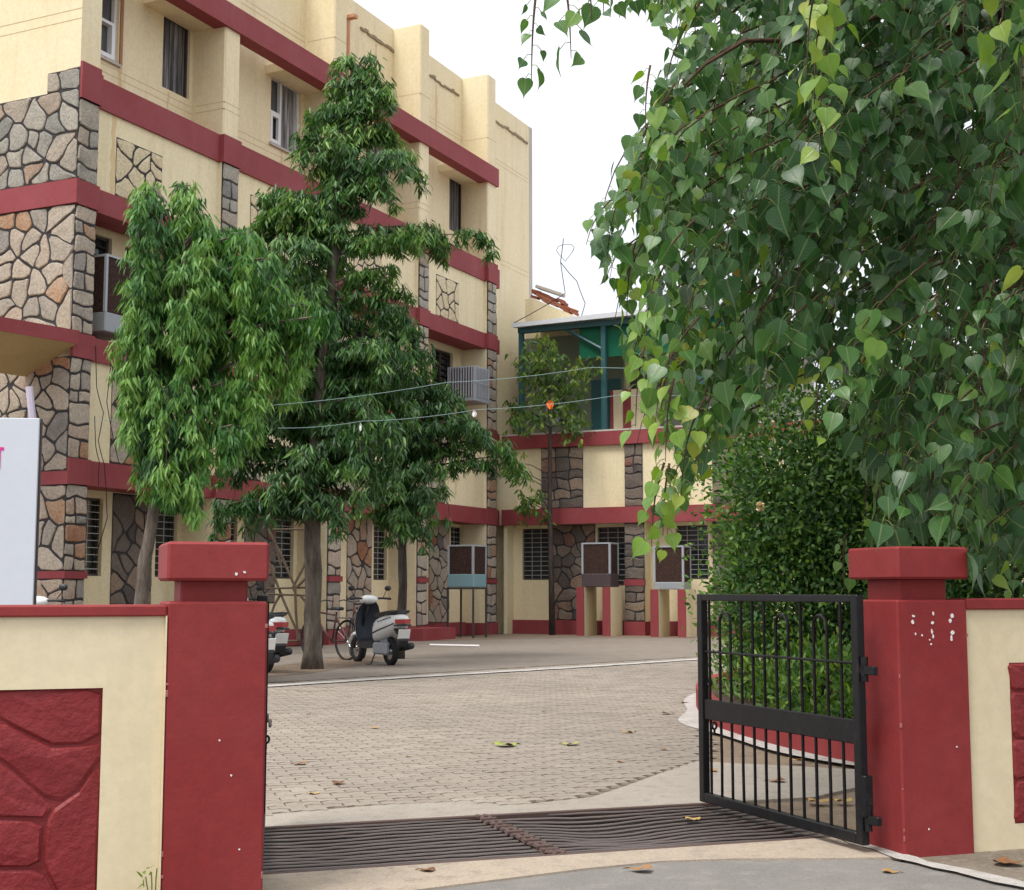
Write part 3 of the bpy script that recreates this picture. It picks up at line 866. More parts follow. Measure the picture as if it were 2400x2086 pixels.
# windows
def window_front(parent, kind, a, b, c, d, P, name='window'):
    """P(u, depth, z): depth behind the wall face"""
    def bar(mb, u0, u1, z0, z1, d0, d1):
        mb.add([P(u, q, z) for z in (z0, z1) for q in (d0, d1) for u in (u0, u1)], [(0, 2, 3, 1), (4, 5, 7, 6), (0, 1, 5, 4), (2, 6, 7, 3), (0, 4, 6, 2), (1, 3, 7, 5)])
    fr = MB(); f = .055
    if kind.startswith('upvc'):
        m_ = (a + b) / 2 - .12; t = c + (d - c) * .48
        for u0, u1, z0, z1 in ((a, a + f, c, d), (b - f, b, c, d), (a + f, b - f, c, c + f), (a + f, b - f, d - f, d), (m_ - .03, m_ + .03, c + f, d - f), (a + f, m_ - .03, t - .025, t + .03)):
            bar(fr, u0, u1, z0, z1, .06, .14)
        w = fr.build(name, M['upvc'], parent)
        gl = MB(); bar(gl, a + f, b - f, c + f, d - f, .155, .165); gl.build('pane', M['pane_grey'], w)
        sh = MB()
        if kind == 'upvc_r':
            for u0, u1, z0, z1 in ((m_ + .03, b - f, t - .025, t + .03), (b - f - .08, b - f, c + f, t - .025), (m_ + .03, m_ + .11, c + f, t - .025), (m_ + .11, b - f - .08, c + f, c + f + .08)): bar(sh, u0, u1, z0, z1, .03, .15)
        for u0, u1, z0, z1 in ((a + f, a + f + .07, c + f, t - .025), (m_ - .11, m_ - .03, c + f, t - .025), (a + f + .07, m_ - .11, c + f, c + f + .08), (a + f + .07, m_ - .11, t - .10, t - .025)):
            bar(sh, u0, u1, z0, z1, .03, .10)
        sh.build('sash', M['upvc'], w)
        cu = MB()
        n = 0 if kind == 'upvc_r' else 14
        for i in range(n):
            u0 = m_ + .04 + (b - f - m_ - .04) * i / n; u1 = m_ + .04 + (b - f - m_ - .04) * (i + 1) / n
            q = .10 + (.04 if i % 2 else 0)
            cu.add([P(u0, q, c), P(u1, .14 - (.04 if i % 2 else 0), c), P(u1, .14 - (.04 if i % 2 else 0), d), P(u0, q, d)], [(0, 1, 2, 3)])
        if n: cu.build('curtain', M['curtain'], w, recalc=False)
        sl_ = MB(); bar(sl_, a - .05, b + .05, c - .05, c, -.05, .05); sl_.build('sill', M['pale_conc'], w)
    elif kind == 'curtain':
        for u0, u1, z0, z1 in ((a, a + .035, c, d), (b - .035, b, c, d), (a, b, c, c + .035), (a, b, d - .035, d)):
            bar(fr, u0, u1, z0, z1, .06, .12)
        w = fr.build(name, M['iron'], parent)
        cu = MB(); n = 16
        for i in range(n):
            u0 = a + .03 + (b - a - .06) * i / n; u1 = a + .03 + (b - a - .06) * (i + 1) / n
            q0, q1 = (.13, .20) if i % 2 else (.20, .13)
            cu.add([P(u0, q0, c), P(u1, q1, c), P(u1, q1, d), P(u0, q0, d)], [(0, 1, 2, 3)])
        cu.build('curtain', M['curtain'], w, recalc=False)
        gr = MB()
        for i in range(1, 6): bar(gr, a + (b - a) * i / 6 - .006, a + (b - a) * i / 6 + .006, c, d, .07, .082)
        gr.build('grille', M['iron'], w)
    elif kind == 'grid':
        for u0, u1, z0, z1 in ((a, a + .04, c, d), (b - .04, b, c, d), (a + .04, b - .04, c, c + .04), (a + .04, b - .04, d - .04, d)):
            bar(fr, u0, u1, z0, z1, .08, .13)
        w = fr.build(name, M['iron'], parent)
        gl = MB(); bar(gl, a + .03, b - .03, c + .03, d - .03, .15, .16); gl.build('pane', M['glass'], w)
        gr = MB()
        n = 11
        for i in range(1, n): bar(gr, a + .03, b - .03, c + (d - c) * i / n - .006, c + (d - c) * i / n + .006, .05, .062)
        k = 2 if b - a > .7 else 1
        for i in range(1, k + 1): bar(gr, a + (b - a) * i / (k + 1) - .006, a + (b - a) * i / (k + 1) + .006, c + .03, d - .03, .064, .076)
        gr.build('grille', M['bars'], w)
    else:
        for u0, u1, z0, z1 in ((a, a + .05, c, d), (b - .05, b, c, d), (a, b, c, c + .05), (a, b, d - .05, d), ((a + b) / 2 - .03, (a + b) / 2 + .03, c, d)):
            bar(fr, u0, u1, z0, z1, .08, .14)
        w = fr.build(name, M['iron'], parent)
        gl = MB(); bar(gl, a + .03, b - .03, c + .03, d - .03, .16, .17); gl.build('pane', M['glass'], w)
        gr = MB(); n = 10
        for i in range(1, n): bar(gr, a + .04, b - .04, c + (d - c) * i / n - .02, c + (d - c) * i / n + .02, .09, .12)
        gr.build('louvre', M['dark'], w)
    return w
for wn in wins:
    window_front(H, *wn, P=lambda u, d, z: Vector((u, .8 + d, z)))
# rusty stain strip and pipes
mb = MB(); mb.tube([(9.6, .74, 12.9), (9.6, .74, 14.75)], .035, 8); mb.box(9.54, 9.7, .55, .8, 14.72, 14.80)
mb.build('drain_pipe', paint('salmon_pipe', (.55, .28, .17), (.5, .25, .15), (.35, .17, .1)), H)
mb = MB(); mb.box(1.83, 1.90, .775, .80, 10.85, 12.4); mb.build('frame_strip', paint('rust_brown_strip', (.36, .19, .10), (.32, .16, .08), (.22, .11, .06)), H)
for s0, s1, o_, z0, z1 in ((1.82, 1.92, RC, 10.12, 10.84), (.92, 1.04, -.1, 8.10, 9.49), (3.2, 3.27, RC, 10.1, 10.8), (7.0, 7.08, RC, 10.1, 10.74), (10.9, 11.0, RC, 13.2, 14.6), (14.0, 14.12, RC, 13.0, 14.6), (5.6, 5.7, -.1, 8.2, 9.49), (13.9, 14.0, -.1, 3.6, 5.04)):
    mb = MB(); r_ = random.Random(int(s0 * 10)); n_ = 9
    L1 = [(s0 + r_.uniform(-.02, .03), z0 + (z1 - z0) * i / n_) for i in range(n_ + 1)]; L2 = [(s1 + r_.uniform(-.03, .02), z0 + (z1 - z0) * i / n_) for i in range(n_ + 1)]
    mb.add([Vector((a, -(o_ + .002), z)) for a, z in L1] + [Vector((a, -(o_ + .002), z)) for a, z in L2], [(i, n_ + 1 + i, n_ + 2 + i, i + 1) for i in range(n_)])
    mb.build('rain_stain', M['stain'], H)
# ragged plaster scars under the roof line
for s0, s1 in ((10.2, 11.7), (12.4, 15.2), (16.2, 19.7)):
    mb = MB(); r_ = random.Random(int(s0)); x = s0; z = 14.72
    while x < s1:
        w_ = r_.uniform(.1, .3); z = 14.70 + r_.uniform(-.03, .03)
        hb(mb, x, x + w_, RC + .035, RC - .01, z, z + r_.uniform(.03, .09)); x += w_ * .96
    tag(mb.build('plaster_scar', M['iron'] if False else paint('scar_brown', (.30, .24, .15), (.22, .17, .11), (.12, .09, .06)), H))
mb = MB()                                                 # thin darker strips standing in for the shadow of grooves in the plaster
for z in (10.72, 10.58, 13.5, 13.62):
    hb(mb, .48, 19.9, RC + .003, RC - .01, z, z + .010)
for z in (10.9, 11.08):
    mb.box(-.003, .02, 0.003, 5, z, z + .012)
for a, b in PIERS[1:]:
    for z in (10.72, 10.58, 13.5): mb.box(a - .003, b + .003, -.003, .7, z, z + .010)
mb.build('plaster_groove', paint('groove_tone', (.52, .41, .24), (.5, .4, .24), (.4, .3, .18)), H)
# porch canopy at the gable: red fascia, sloping ochre underside
mb = MB()
def can(s, o, z): return Vector((s, -(o + .19 * s), z))
A_ = [can(0, .13, 5.46), can(0, .13, 5.25), can(0, -.95, 4.76), can(0, -.95, 5.46)]; B_ = [can(-3.4, .13, 5.46), can(-3.4, .13, 5.25), can(-3.4, -.95, 4.76), can(-3.4, -.95, 5.46)]
A_ = [Vector((-.004, p.y, p.z)) for p in A_]
mb.add(A_ + B_, [(0, 1, 2, 3), (4, 5, 6, 7), (1, 2, 6, 5), (2, 3, 7, 6), (3, 0, 4, 7)])
cn = mb.build('canopy', M['ochre'], H)
mb = MB()
p0, p1 = can(0.03, .145, 5.24), can(-3.4, .145, 5.24); q0, q1 = can(.03, .133, 5.24), can(-3.4, .133, 5.24)
up = Vector((0, 0, .23))
mb.add([p0, p1, p1 + up, p0 + up, q0, q1, q1 + up, q0 + up], [(0, 1, 2, 3), (4, 5, 6, 7), (0, 1, 5, 4), (3, 2, 6, 7), (0, 3, 7, 4), (1, 2, 6, 5)])
mb.build('fascia', M['red'], cn)
mb = MB(); mb.box(-3.4, -.06, -.02, .09, 5.462, 5.50); 

# ------------------------------------------------------------------ rear wing (front plane at s = 16.6, faces the gate)
SW = 16.6
RW = empty('rear_wing_building', B(SW, 0), ba, 'low two tier cream rear wing with dark stone panels and red parapet', 'building')
# local: x = away from viewer (s - 16.6), -y = off
def wb(mb, o0, o1, d0, d1, z0, z1): return mb.box(d0, d1, -max(o0, o1), -min(o0, o1), z0, z1)
def wp(o, d, z): return Vector((d, -o, z))
wh = [(.34, 1.14, 1.46, 2.85), (4.75, 5.62, 1.46, 2.85), (7.0, 8.0, 1.46, 2.85), (10, 11, 1.46, 2.85), (2.55, 3.4, 1.3, 2.85)]
LR = .42                                               # the ground floor stands back under the band
mb = MB(); holed_wall(mb, -.75, 15, 0, 3.0, wh, lambda u, d, z: wp(u, LR + d, z), .2, None); mb.build('wall', M['cream'], RW)
mb = MB(); wb(mb, -.75, 15, 0, .5, 2.94, 5.15); mb.build('upper_wall', M['cream'], RW)
for a, b in ((-.02, .08), (3.50, 4.04), (8.4, 8.9), (12.6, 13.1)):
    mb = MB(); wb(mb, a, b, 0.0, LR + .02, 0, 2.95); mb.build('pier', M['cream'], RW)
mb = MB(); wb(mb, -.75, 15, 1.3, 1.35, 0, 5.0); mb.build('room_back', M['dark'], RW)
mb = MB(); wb(mb, -.75, 15, .02, 8, 4.98, 5.10); wb(mb, 15, 15.2, 0, 8, 0, 5.1); wb(mb, -.75, 15, 8, 8.2, 0, 5.1); mb.build('roof', M['pale_conc'], RW)
for h in wh: window_front(RW, 'grid', *h, P=lambda u, d, z: wp(u, LR + d, z))
mb = MB(); wb(mb, -.02, 15, -.12, .25, 5.0, 5.36); pb = mb.build('parapet', M['red'], RW)
mb = MB(); wb(mb, -.02, 15, -.125, .26, 5.36, 5.405); mb.build('coping', M['pale_conc'], pb)
mb = MB(); wb(mb, -.02, 15, -.14, .05, 2.93, 3.35); mb.build('red_band', M['red'], RW)
mb = MB(); wb(mb, -.02, 15, LR - .08, LR + .05, 0, .38); mb.build('plinth', M['red'], RW)
for a, b in ((3.48, 4.06), (8.38, 8.92)):
    mb = MB(); wb(mb, a, b, -.08, LR, 0, .37); mb.build('plinth', M['red'], RW)
def wing_panel(o0, o1, z0, z1, d0=-.03, **k): return stone_panel(RW, wp(o0, d0, z0), -Y_, Z_, o1 - o0, z1 - z0, **{**dict(owner='W', d=.28, style='course', mat_='stone_dark', gap=.035), **k})
for i, (a, b) in enumerate(((1.12, 2.33), (3.52, 4.01), (5.9, 7.1), (8.4, 8.9))):
    wing_panel(a, b, 3.35, 5.0, seed=100 + i, mat_='stone_dark')
for i, (a, b) in enumerate(((1.16, 2.5), (3.50, 4.04), (5.75, 6.9), (8.4, 8.9))):
    wing_panel(a, b, .38, 2.93, d0=(LR - .03 if i in (0, 2) else -.03), seed=110 + i, style='rubble' if i in (0, 2) else 'course', d=.30)
mb = MB(); wb(mb, 3.48, 4.06, -.075, 0, 1.30, 1.46); mb.build('red_stripe', M['red'], RW)

# ------------------------------------------------------------------ terrace on the wing: room, shed, broken brick stub
TR = empty('terrace_room', B(19.8, 3.0, 5.1), ba, 'cream rooftop room with dark doorway and red pilaster behind parapet', 'building')
tb = lambda o0, o1, d0, d1, z0, z1, m=None: (m or MB()).box(d0, d1, -max(o0, o1), -min(o0, o1), z0, z1)
mb = MB()
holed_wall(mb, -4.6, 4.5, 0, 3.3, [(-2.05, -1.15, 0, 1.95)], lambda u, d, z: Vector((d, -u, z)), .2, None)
mb.build('wall', paint('shaded_cream', (.25, .265, .225), (.29, .295, .24), (.18, .19, .155)), TR)  # wall colour darkened to carry the shade inside the shed
mb = MB(); tb(-4.6, 4.5, .25, 3.0, 3.3, 3.42, mb); tb(-4.6, 4.5, 1.3, 1.35, 0, 3.3, mb); mb.build('roof', M['pale_conc'], TR)
mb = MB(); tb(-2.05, -1.15, .10, .14, 0, 1.95, mb); mb.build('door', M['teal'], TR)
mb = MB(); tb(-.5, .5, -1.6, -.3, 0, 1.6, mb); mb.build('wall_return', M['cream'], TR)
mb = MB(); tb(-.12, .10, -1.64, -1.59, .0, 1.6, mb); tb(-.5, -.42, -1.64, -1.59, 0, 1.6, mb); mb.build('red_pilaster', M['red'], TR)
SH = empty('terrace_shed', B(16.95, .3, 5.1), ba, 'teal steel shed with green sheet sides and pale roof on the terrace', 'shed')
# local origin at off .3; o measured from there
mb = MB()
zf, zb = 3.42, 3.50
mb.add([Vector((-.3, .1, 3.30)), Vector((-.3, -6.5, 3.38)), Vector((3.0, -6.5, 3.72)), Vector((3.0, .1, 3.64)), Vector((-.3, .1, 3.42)), Vector((-.3, -6.5, 3.52)), Vector((3.0, -6.5, 3.84)), Vector((3.0, .1, 3.76))],
       [(0, 1, 2, 3), (4, 5, 6, 7), (0, 1, 5, 4), (1, 2, 6, 5), (2, 3, 7, 6), (3, 0, 4, 7)])
mb.build('roof_sheet', paint('pale_roof_sheet', (.62, .65, .70), (.66, .69, .73), (.5, .5, .52), rough=.4), SH)
for o_ in (.05, 2.5, 5.2):
    mb = MB(); tb(o_ - .06, o_ + .07, -.06, .06, 0, 3.32, mb); mb.build('post', M['teal'], SH)
    mb = MB(); tb(o_ - .04, o_ + .04, 2.6, 2.68, 0, 3.6, mb); mb.build('post', M['teal'], SH)
mb = MB(); tb(-.02, 6.4, -.09, .09, 3.17, 3.31, mb); mb.build('beam', M['teal'], SH)
mb = MB(); mb.tube([(.0, -1.35, 3.2), (.0, -2.45, 2.55)], .05, 6); mb.build('brace', M['teal'], SH)
for i in range(7):                                          # corrugated green strips hanging under the roof on the right
    mb = MB(); a = 1.75 + i * .62
    mb.box(.10 + .02 * (i % 2), .13 + .02 * (i % 2), -(a + .64), -a, 2.35, 3.17); mb.build('green_panel', M['green_sheet'], SH)
mb = MB()
mb.box(.2, 2.9, -6.3, -1.7, 3.19, 3.23); mb.build('green_ceiling', M['green_sheet'], SH)
mb = MB(); tb(-.55, 2.5, 1.46, 1.50, 0, 3.3, mb); bp = mb.build('back_panel', paint('grey_green_shed_shade', (.155, .18, .14), (.19, .21, .16), (.10, .115, .09), streak=.5), SH)  # added panel: shade under the shed roof put into its dark green-grey
mb = MB(); tb(1.55, 2.42, 1.425, 1.458, 0, 1.95, mb); mb.build('door', M['teal'], bp)
mb = MB(); tb(.15, .75, 1.43, 1.458, .75, 1.55, mb); mb.build('pale_panel', M['sheet'], bp)
# sloping stair head wall with broken brick edge
ST = empty('stair_head_wall', B(18.6, .4, 5.1), ba, 'sloping cream stair wall rising behind the terrace shed', 'wall')
mb = MB()
pf = [(-.7, 0), (2.4, 0), (2.4, 3.15), (-.45, 4.52), (-.7, 4.52)]
mb.add([Vector((0, -a, z)) for a, z in pf] + [Vector((.35, -a, z)) for a, z in pf], [tuple(range(5)), tuple(range(5, 10))] + [(i, (i + 1) % 5, 5 + (i + 1) % 5, 5 + i) for i in range(5)])
mb.build('wall', M['cream'], ST)
rb = empty('broken_brickwork', B(18.6, -.02, 9.62), ba, 'ragged red brick stub with loose slab on top of the sloping stair wall', 'brickwork')
rr = random.Random(4)
for i in range(27):
    t = (i // 3) / 9
    if i % 3 == 2 and t > .7: continue
    o_ = .0 + t * 1.35 + rr.uniform(-.05, .05); z = .05 - t * .65 + (i % 3) * .085 + rr.uniform(0, .025)
    Mx = Matrix.Translation((.17, -o_, z)) @ Matrix.Rotation(rr.uniform(-.2, .2), 4, 'Z') @ Matrix.Rotation(.45 + rr.uniform(-.15, .15), 4, 'X')
    mb = MB(); mb.bbox(-.12, .12, -.105, .105, -.035, .04, .008, rr.random(), Mx); mb.build('brick', M['brick'], rb)
Mx = Matrix.Translation((.17, -.42, .20)) @ Matrix.Rotation(.38, 4, 'X')
mb = MB(); mb.bbox(-.2, .2, -.45, .40, -.04, .06, .02, .5, Mx); mb.build('loose_slab', M['pale_conc'], rb)

# ------------------------------------------------------------------ boundary wall, gate pillars, gate, grate
def gframe(name, label, cat, a=0, o=0, group=None): return empty(name, G(a, o), ga, label, cat, group)
def pillar(a, label, capz, seed):
    t = gframe('gate_pillar', label, 'gate pillar', a, 0, 'red gate pillars')
    mb = MB(); mb.bbox(0, .37, 0, .36, -.05, 1.112, .008); mb.build('shaft', M['red_gate'], t)
    mb = MB(); mb.bbox(.05, .30, .05, .31, 1.10, capz + .005, .008); mb.build('neck', M['red_gate'], t)
    mb = MB(); mb.bbox(-.008, .368, -.026, .376, capz, capz + .145, .010); mb.build('cap', M['red_gate'], t)
    return t
PL = pillar(-3.157, 'red gate pillar with flat cap at the left end of the opening, scuffed cap corner', 1.19, 1)
PR = pillar(0, 'red gate pillar with block cap and rows of white paint flecks near its top', 1.205, 2)
mb = MB(); mb.box(-.006, -.0008, -.001, .02, -.05, 1.06); mb.build('paint_edge', M['cream_wall'], PL)
rr = random.Random(9)
def fleck(parent, x, z, w, h, y=-.0025):
    n = 9; mb = MB()
    pts = [Vector((x + w * math.cos(2 * math.pi * i / n) * rr.uniform(.6, 1.2), y, z + h * math.sin(2 * math.pi * i / n) * rr.uniform(.6, 1.2))) for i in range(n)]
    mb.add(pts + [p + Vector((0, .006, 0)) for p in pts], [tuple(range(n))] + [(i, (i + 1) % n, n + (i + 1) % n, n + i) for i in range(n)])
    mb.build('paint_fleck', M['paper'], parent)
for cx in (.085, .185, .28):
    for cz in (1.045, 1.015, .965, .945, .895):
        if rr.random() < .88:
            fleck(PR, cx + rr.uniform(-.008, .008), cz + rr.uniform(-.006, .006), rr.uniform(.004, .010), rr.uniform(.006, .013))
for x, z in ((.165, .935), (.172, .915), (.125, .955), (.29, .46), (.13, .11)): fleck(PR, x, z, .004, .005)
for x, z in ((.20, .60), (.245, .47), (.28, .20)): fleck(PL, x, z, .004, .004)
for x, z in ((.245, 1.215), (.275, 1.222)): fleck(PL, x, z, .006, .006, -.0285)

M['chip'] = mat('pink_undercoat', (.34, .12, .11), .8, .2)
for par in (PL, PR):
    for _ in range(6):                                   # chipped arrises
        z = rr.choice((rr.uniform(.03, 1.08), rr.uniform(.02, .3))); x = rr.choice((.004, .366)); h = rr.uniform(.004, .016); w = rr.uniform(.003, .007)
        mb = MB(); mb.bbox(x - w, x + w, -.0018, w, z - h, z + h, .002); mb.build('paint_chip', M['chip'], par)
def wall_thing(a0, a1, label, panel, seed, cop, left):
    t = gframe('boundary_wall', label, 'wall', 0, 0, 'boundary walls beside the gate')
    mb = MB(); px0, px1, pz0, pz1 = panel
    holed_wall(mb, a0, a1, -.05, 1.06, [(px0, px1, pz0, pz1)], lambda u, d, z: Vector((u, .022 + d, z)), .05, None)
    mb.box(a0, a1, .075, .25, -.05, 1.058)
    mb.build('wall', M['cream_wall'], t)
    mb = MB(); mb.bbox(a0, a1, .002, .27, 1.058, cop, .006); mb.build('coping', M['red_gate'], t)
    stone_panel(t, Vector((px0, .046, pz0)), X_, Z_, px1 - px0, pz1 - pz0, d=.20, gap=.010, thick=.016, inset=.012, mat_='red_stone', seed=seed, owner=label, mortar='red_stone', name='stone_panel')
    return t
wall_thing(-6.2, -3.158, 'cream boundary wall left of the opening with large red stone panel', (-5.6, -3.378, .0, .80), 201, 1.10, True)
wr = gframe('boundary_wall', 'cream boundary wall right of the opening with red block panel at its edge', 'wall', 0, 0, 'boundary walls beside the gate')
mb = MB(); holed_wall(mb, .371, 6.0, -.05, 1.068, [(.605, 2.4, .105, .825)], lambda u, d, z: Vector((u, .022 + d, z)), .05, None); mb.box(.371, 6.0, .075, .25, -.05, 1.066)
mb.build('wall', M['cream_wall'], wr)
mb = MB(); mb.bbox(.371, 6.0, .002, .27, 1.067, 1.118, .006); mb.build('coping', M['red_gate'], wr)
stone_panel(wr, Vector((.605, .030, .105)), X_, Z_, 1.795, .72, d=.17, gap=.010, thick=.018, inset=.012, mat_='red_stone', seed=205, owner='wr', mortar='red_stone', style='course', name='stone_panel')

# gate leaf
def gate_leaf(loc, direction, label, mirror=False):
    ang = math.atan2(direction[1], direction[0])
    t = empty('gate_leaf', loc, ang, label, 'gate', 'black steel gate leaves')
    LN, b = 1.42, .05
    z0, z1 = .035, 1.135
    def part(n, *bx_):
        mb = MB()
        for q in bx_: mb.bbox(*q, .004)
        return mb.build(n, M['gate_black'], t)
    part('stile', (0, b, -.02, .02, z0, z1)); part('stile', (LN - b, LN, -.02, .02, z0, z1))
    part('rail', (b, LN - b, -.02, .02, z1 - .035, z1)); part('rail', (b, LN - b, -.02, .02, z0, z0 + .05))
    part('rail', (b, LN - b, -.011, .011, .823, .835))
    part('lock_plate', (b, LN - b, -.012, .012, .470, .578))
    arches = {(1, 2), (6, 7), (9, 10)}; inarch = {i for a in arches for i in a}
    xs = [.153 + i * .1063 for i in range(12)]
    for i, x in enumerate(xs):
        top = .985 if (11 - i) in inarch else z1 - .035
        mb = MB(); mb.tube([(x + random.uniform(-.003, .003), 0, .578), (x, 0, (.6 + top) / 2), (x, 0, top)], .0085, 6); mb.build('rod', M['gate_black'], t)
        mb = MB(); mb.tube([(x, 0, z0 + .05), (x + random.uniform(-.003, .003), 0, .25), (x, 0, .470)], .0085, 6); mb.build('rod', M['gate_black'], t)
    for a, c in arches:
        x0, x1 = xs[11 - c], xs[11 - a]; cx, r_ = (x0 + x1) / 2, (x1 - x0) / 2
        mb = MB(); mb.tube([(cx + r_ * math.cos(q * math.pi / 8), 0, .985 + r_ * math.sin(q * math.pi / 8)) for q in range(9)], .0085, 6); mb.build('arch', M['gate_black'], t)
    mb = MB(); mb.tube([(LN + .06, -.035, .516), (1.13, -.035, .520)], .008, 6); mb.build('latch_bolt', M['chrome'] if False else M['grate'], t)
    mb = MB(); mb.torus((1.345, -.01, .664), (0, 1, 0), .018, .006, 16, 6); mb.build('ring', M['gate_black'], t)
    mb = MB(); mb.torus((.03, -.03, .655), (0, 1, 0), .014, .005, 14, 6); mb.build('ring', M['grate'], t)
    mb = MB(); mb.torus((1.31, -.015, .44), (1, .4, 0), .018, .006, 16, 6); mb.tube([(1.31, -.015, .425), (1.31, -.015, .39)], .007, 6); mb.build('hasp', M['gate_black'], t)
    for z in (.80, .15):
        mb = MB(); mb.tube([(-.018, 0, z - .05), (-.018, 0, z + .06)], .017, 8); mb.bbox(-.10, .01, -.012, .012, z - .018, z + .02, .003); mb.build('hinge', M['gate_black'], t)
    mb = MB(); mb.bbox(-.03, -.001, -.022, .022, .16, .34, .004); mb.build('strap', M['gate_black'], t)
    return t
gate_leaf((1.563, 6.265, 0), (-.383, .924), 'black barred gate leaf standing open from the pillar with white flecks')
gate_leaf((-.985, 5.50, 0), (-.1655, .986), 'black barred gate leaf folded back edge on behind the left pillar')

# cattle grate: two panels of bars
GR = gframe('cattle_grate', 'worn steel bar grate over the drain across the gateway', 'drain grate')
rr = random.Random(12)
def grate_panel(a0, a1, n, wav):
    rows = [-.545 - (1.08 * i / (n - 1)) for i in range(n)]
    for i, o_ in enumerate(rows):
        mb = MB(); pts = []
        for k in range(17):
            t = k / 16; a = a0 + (a1 - a0) * t
            sag = wav * (math.exp(-((t - .32) / .22) ** 2) * .032 * math.sin((i / (n - 1)) * math.pi) ) + rr.uniform(-.002, .002)
            pts.append(Vector((a, -o_ + wav * .022 * math.sin(t * 5.5 + i * .12) + rr.uniform(-.0025, .0025), -.012 - sag)))
        mb.tube(pts, .0072, 7); mb.build('bar', M['grate'], GR)
grate_panel(-2.78, -1.44, 14, .4)
grate_panel(-1.38, -.01, 14, 1.2)
mb = MB()
for a in (-1.43, -1.39): mb.tube([(a + .004 * math.sin(k * 2.1), .52 + 1.12 * k / 20, -.004 + .006 * math.sin(k * 1.7)) for k in range(21)], .014, 6)
mb.build('divider', M['grate_rust'], GR)
for k in range(14):
    mb = MB(); mb.bbox(-1.45, -1.37, .55 + k * .08 - .012, .55 + k * .08 + .012, -.006, .014, .004); mb.build('weld', M['grate_rust'], GR)
for o_ in (-.515, -1.64):
    mb = MB(); mb.bbox(-2.79, -.001, -o_ - .015, -o_ + .015, -.06, .006, .004); mb.build('frame_bar', M['grate_rust'], GR)
for a in (-2.4, -1.9, -.95, -.45):
    mb = MB(); mb.box(a, a + .03, .53, 1.63, -.16, -.13); mb.build('cross_bar', M['grate_rust'], GR)

# ------------------------------------------------------------------ planter bed with red kerb
kerb = [(5.8, 6.95 + .9), (3.2, 8.25), (2.45, 9.15), (2.05, 10.2), (1.80, 11.4), (1.72, 12.3), (1.78, 13.4), (1.96, 14.8), (2.5, 16.6), (3.6, 18.6), (6, 21), (9, 23.5)]
PB = empty('planter_bed', (2.5, 12, 0), 0, 'curved garden bed edged by a low red kerb behind the gate', 'planter')
def offs(path, w):
    out = []
    for i, p in enumerate(path):
        a, b = Vector((*path[max(i - 1, 0)], 0)), Vector((*path[min(i + 1, len(path) - 1)], 0))
        d = (b - a).normalized(); out.append((p[0] + d.y * w, p[1] - d.x * w))
    return out
def densify(path, k=4):
    out = []
    for i in range(len(path) - 1):
        p = [Vector((*path[max(0, min(len(path) - 1, i + j))], 0)) for j in (-1, 0, 1, 2)]
        for q in range(k):
            t = q / k
            r_ = .5 * ((2 * p[1]) + (p[2] - p[0]) * t + (2 * p[0] - 5 * p[1] + 4 * p[2] - p[3]) * t * t + (3 * p[1] - p[0] - 3 * p[2] + p[3]) * t ** 3)
            out.append((r_.x, r_.y))
    return out + [path[-1]]
kd = densify(kerb); ki = offs(kd, .12)
def strip_wall(name, a, b, z0, z1, m, parent):
    mb = MB(); n = len(a); rings = []
    for i in range(n):
        rings.append([Vector((a[i][0] - parent.location.x, a[i][1] - parent.location.y, z0)), Vector((a[i][0] - parent.location.x, a[i][1] - parent.location.y, z1)),
                      Vector((b[i][0] - parent.location.x, b[i][1] - parent.location.y, z1)), Vector((b[i][0] - parent.location.x, b[i][1] - parent.location.y, z0))])
    mb.loft(rings); return mb.build(name, m, parent)
strip_wall('kerb', kd, ki, -.01, .20, M['red_gate'], PB)
mb = MB(); pts = ki + [(12, 22), (12, 9)]
mb.add([Vector((x - 2.5, y - 12, .14)) for x, y in pts], [tuple(range(len(pts)))]); mb.build('soil_bed', M['soil'], PB)
ld = offs(kd, -.30)
mb = MB(); n = len(kd)
wob = [.34 + .10 * math.sin(i * .7) + .10 * math.sin(i * .31 + 2) for i in range(n)]
mb.add([Vector((*kd[i], .0115)) for i in range(n)] + [Vector((kd[i][0] + (ld[i][0] - kd[i][0]) * wob[i] * 1.6, kd[i][1] + (ld[i][1] - kd[i][1]) * wob[i] * 1.6, .0115)) for i in range(n)], [(i, i + 1, n + i + 1, n + i) for i in range(n - 1)])
tag(mb.build('lime_edge_line', M['lime_dust']), kind='structure')

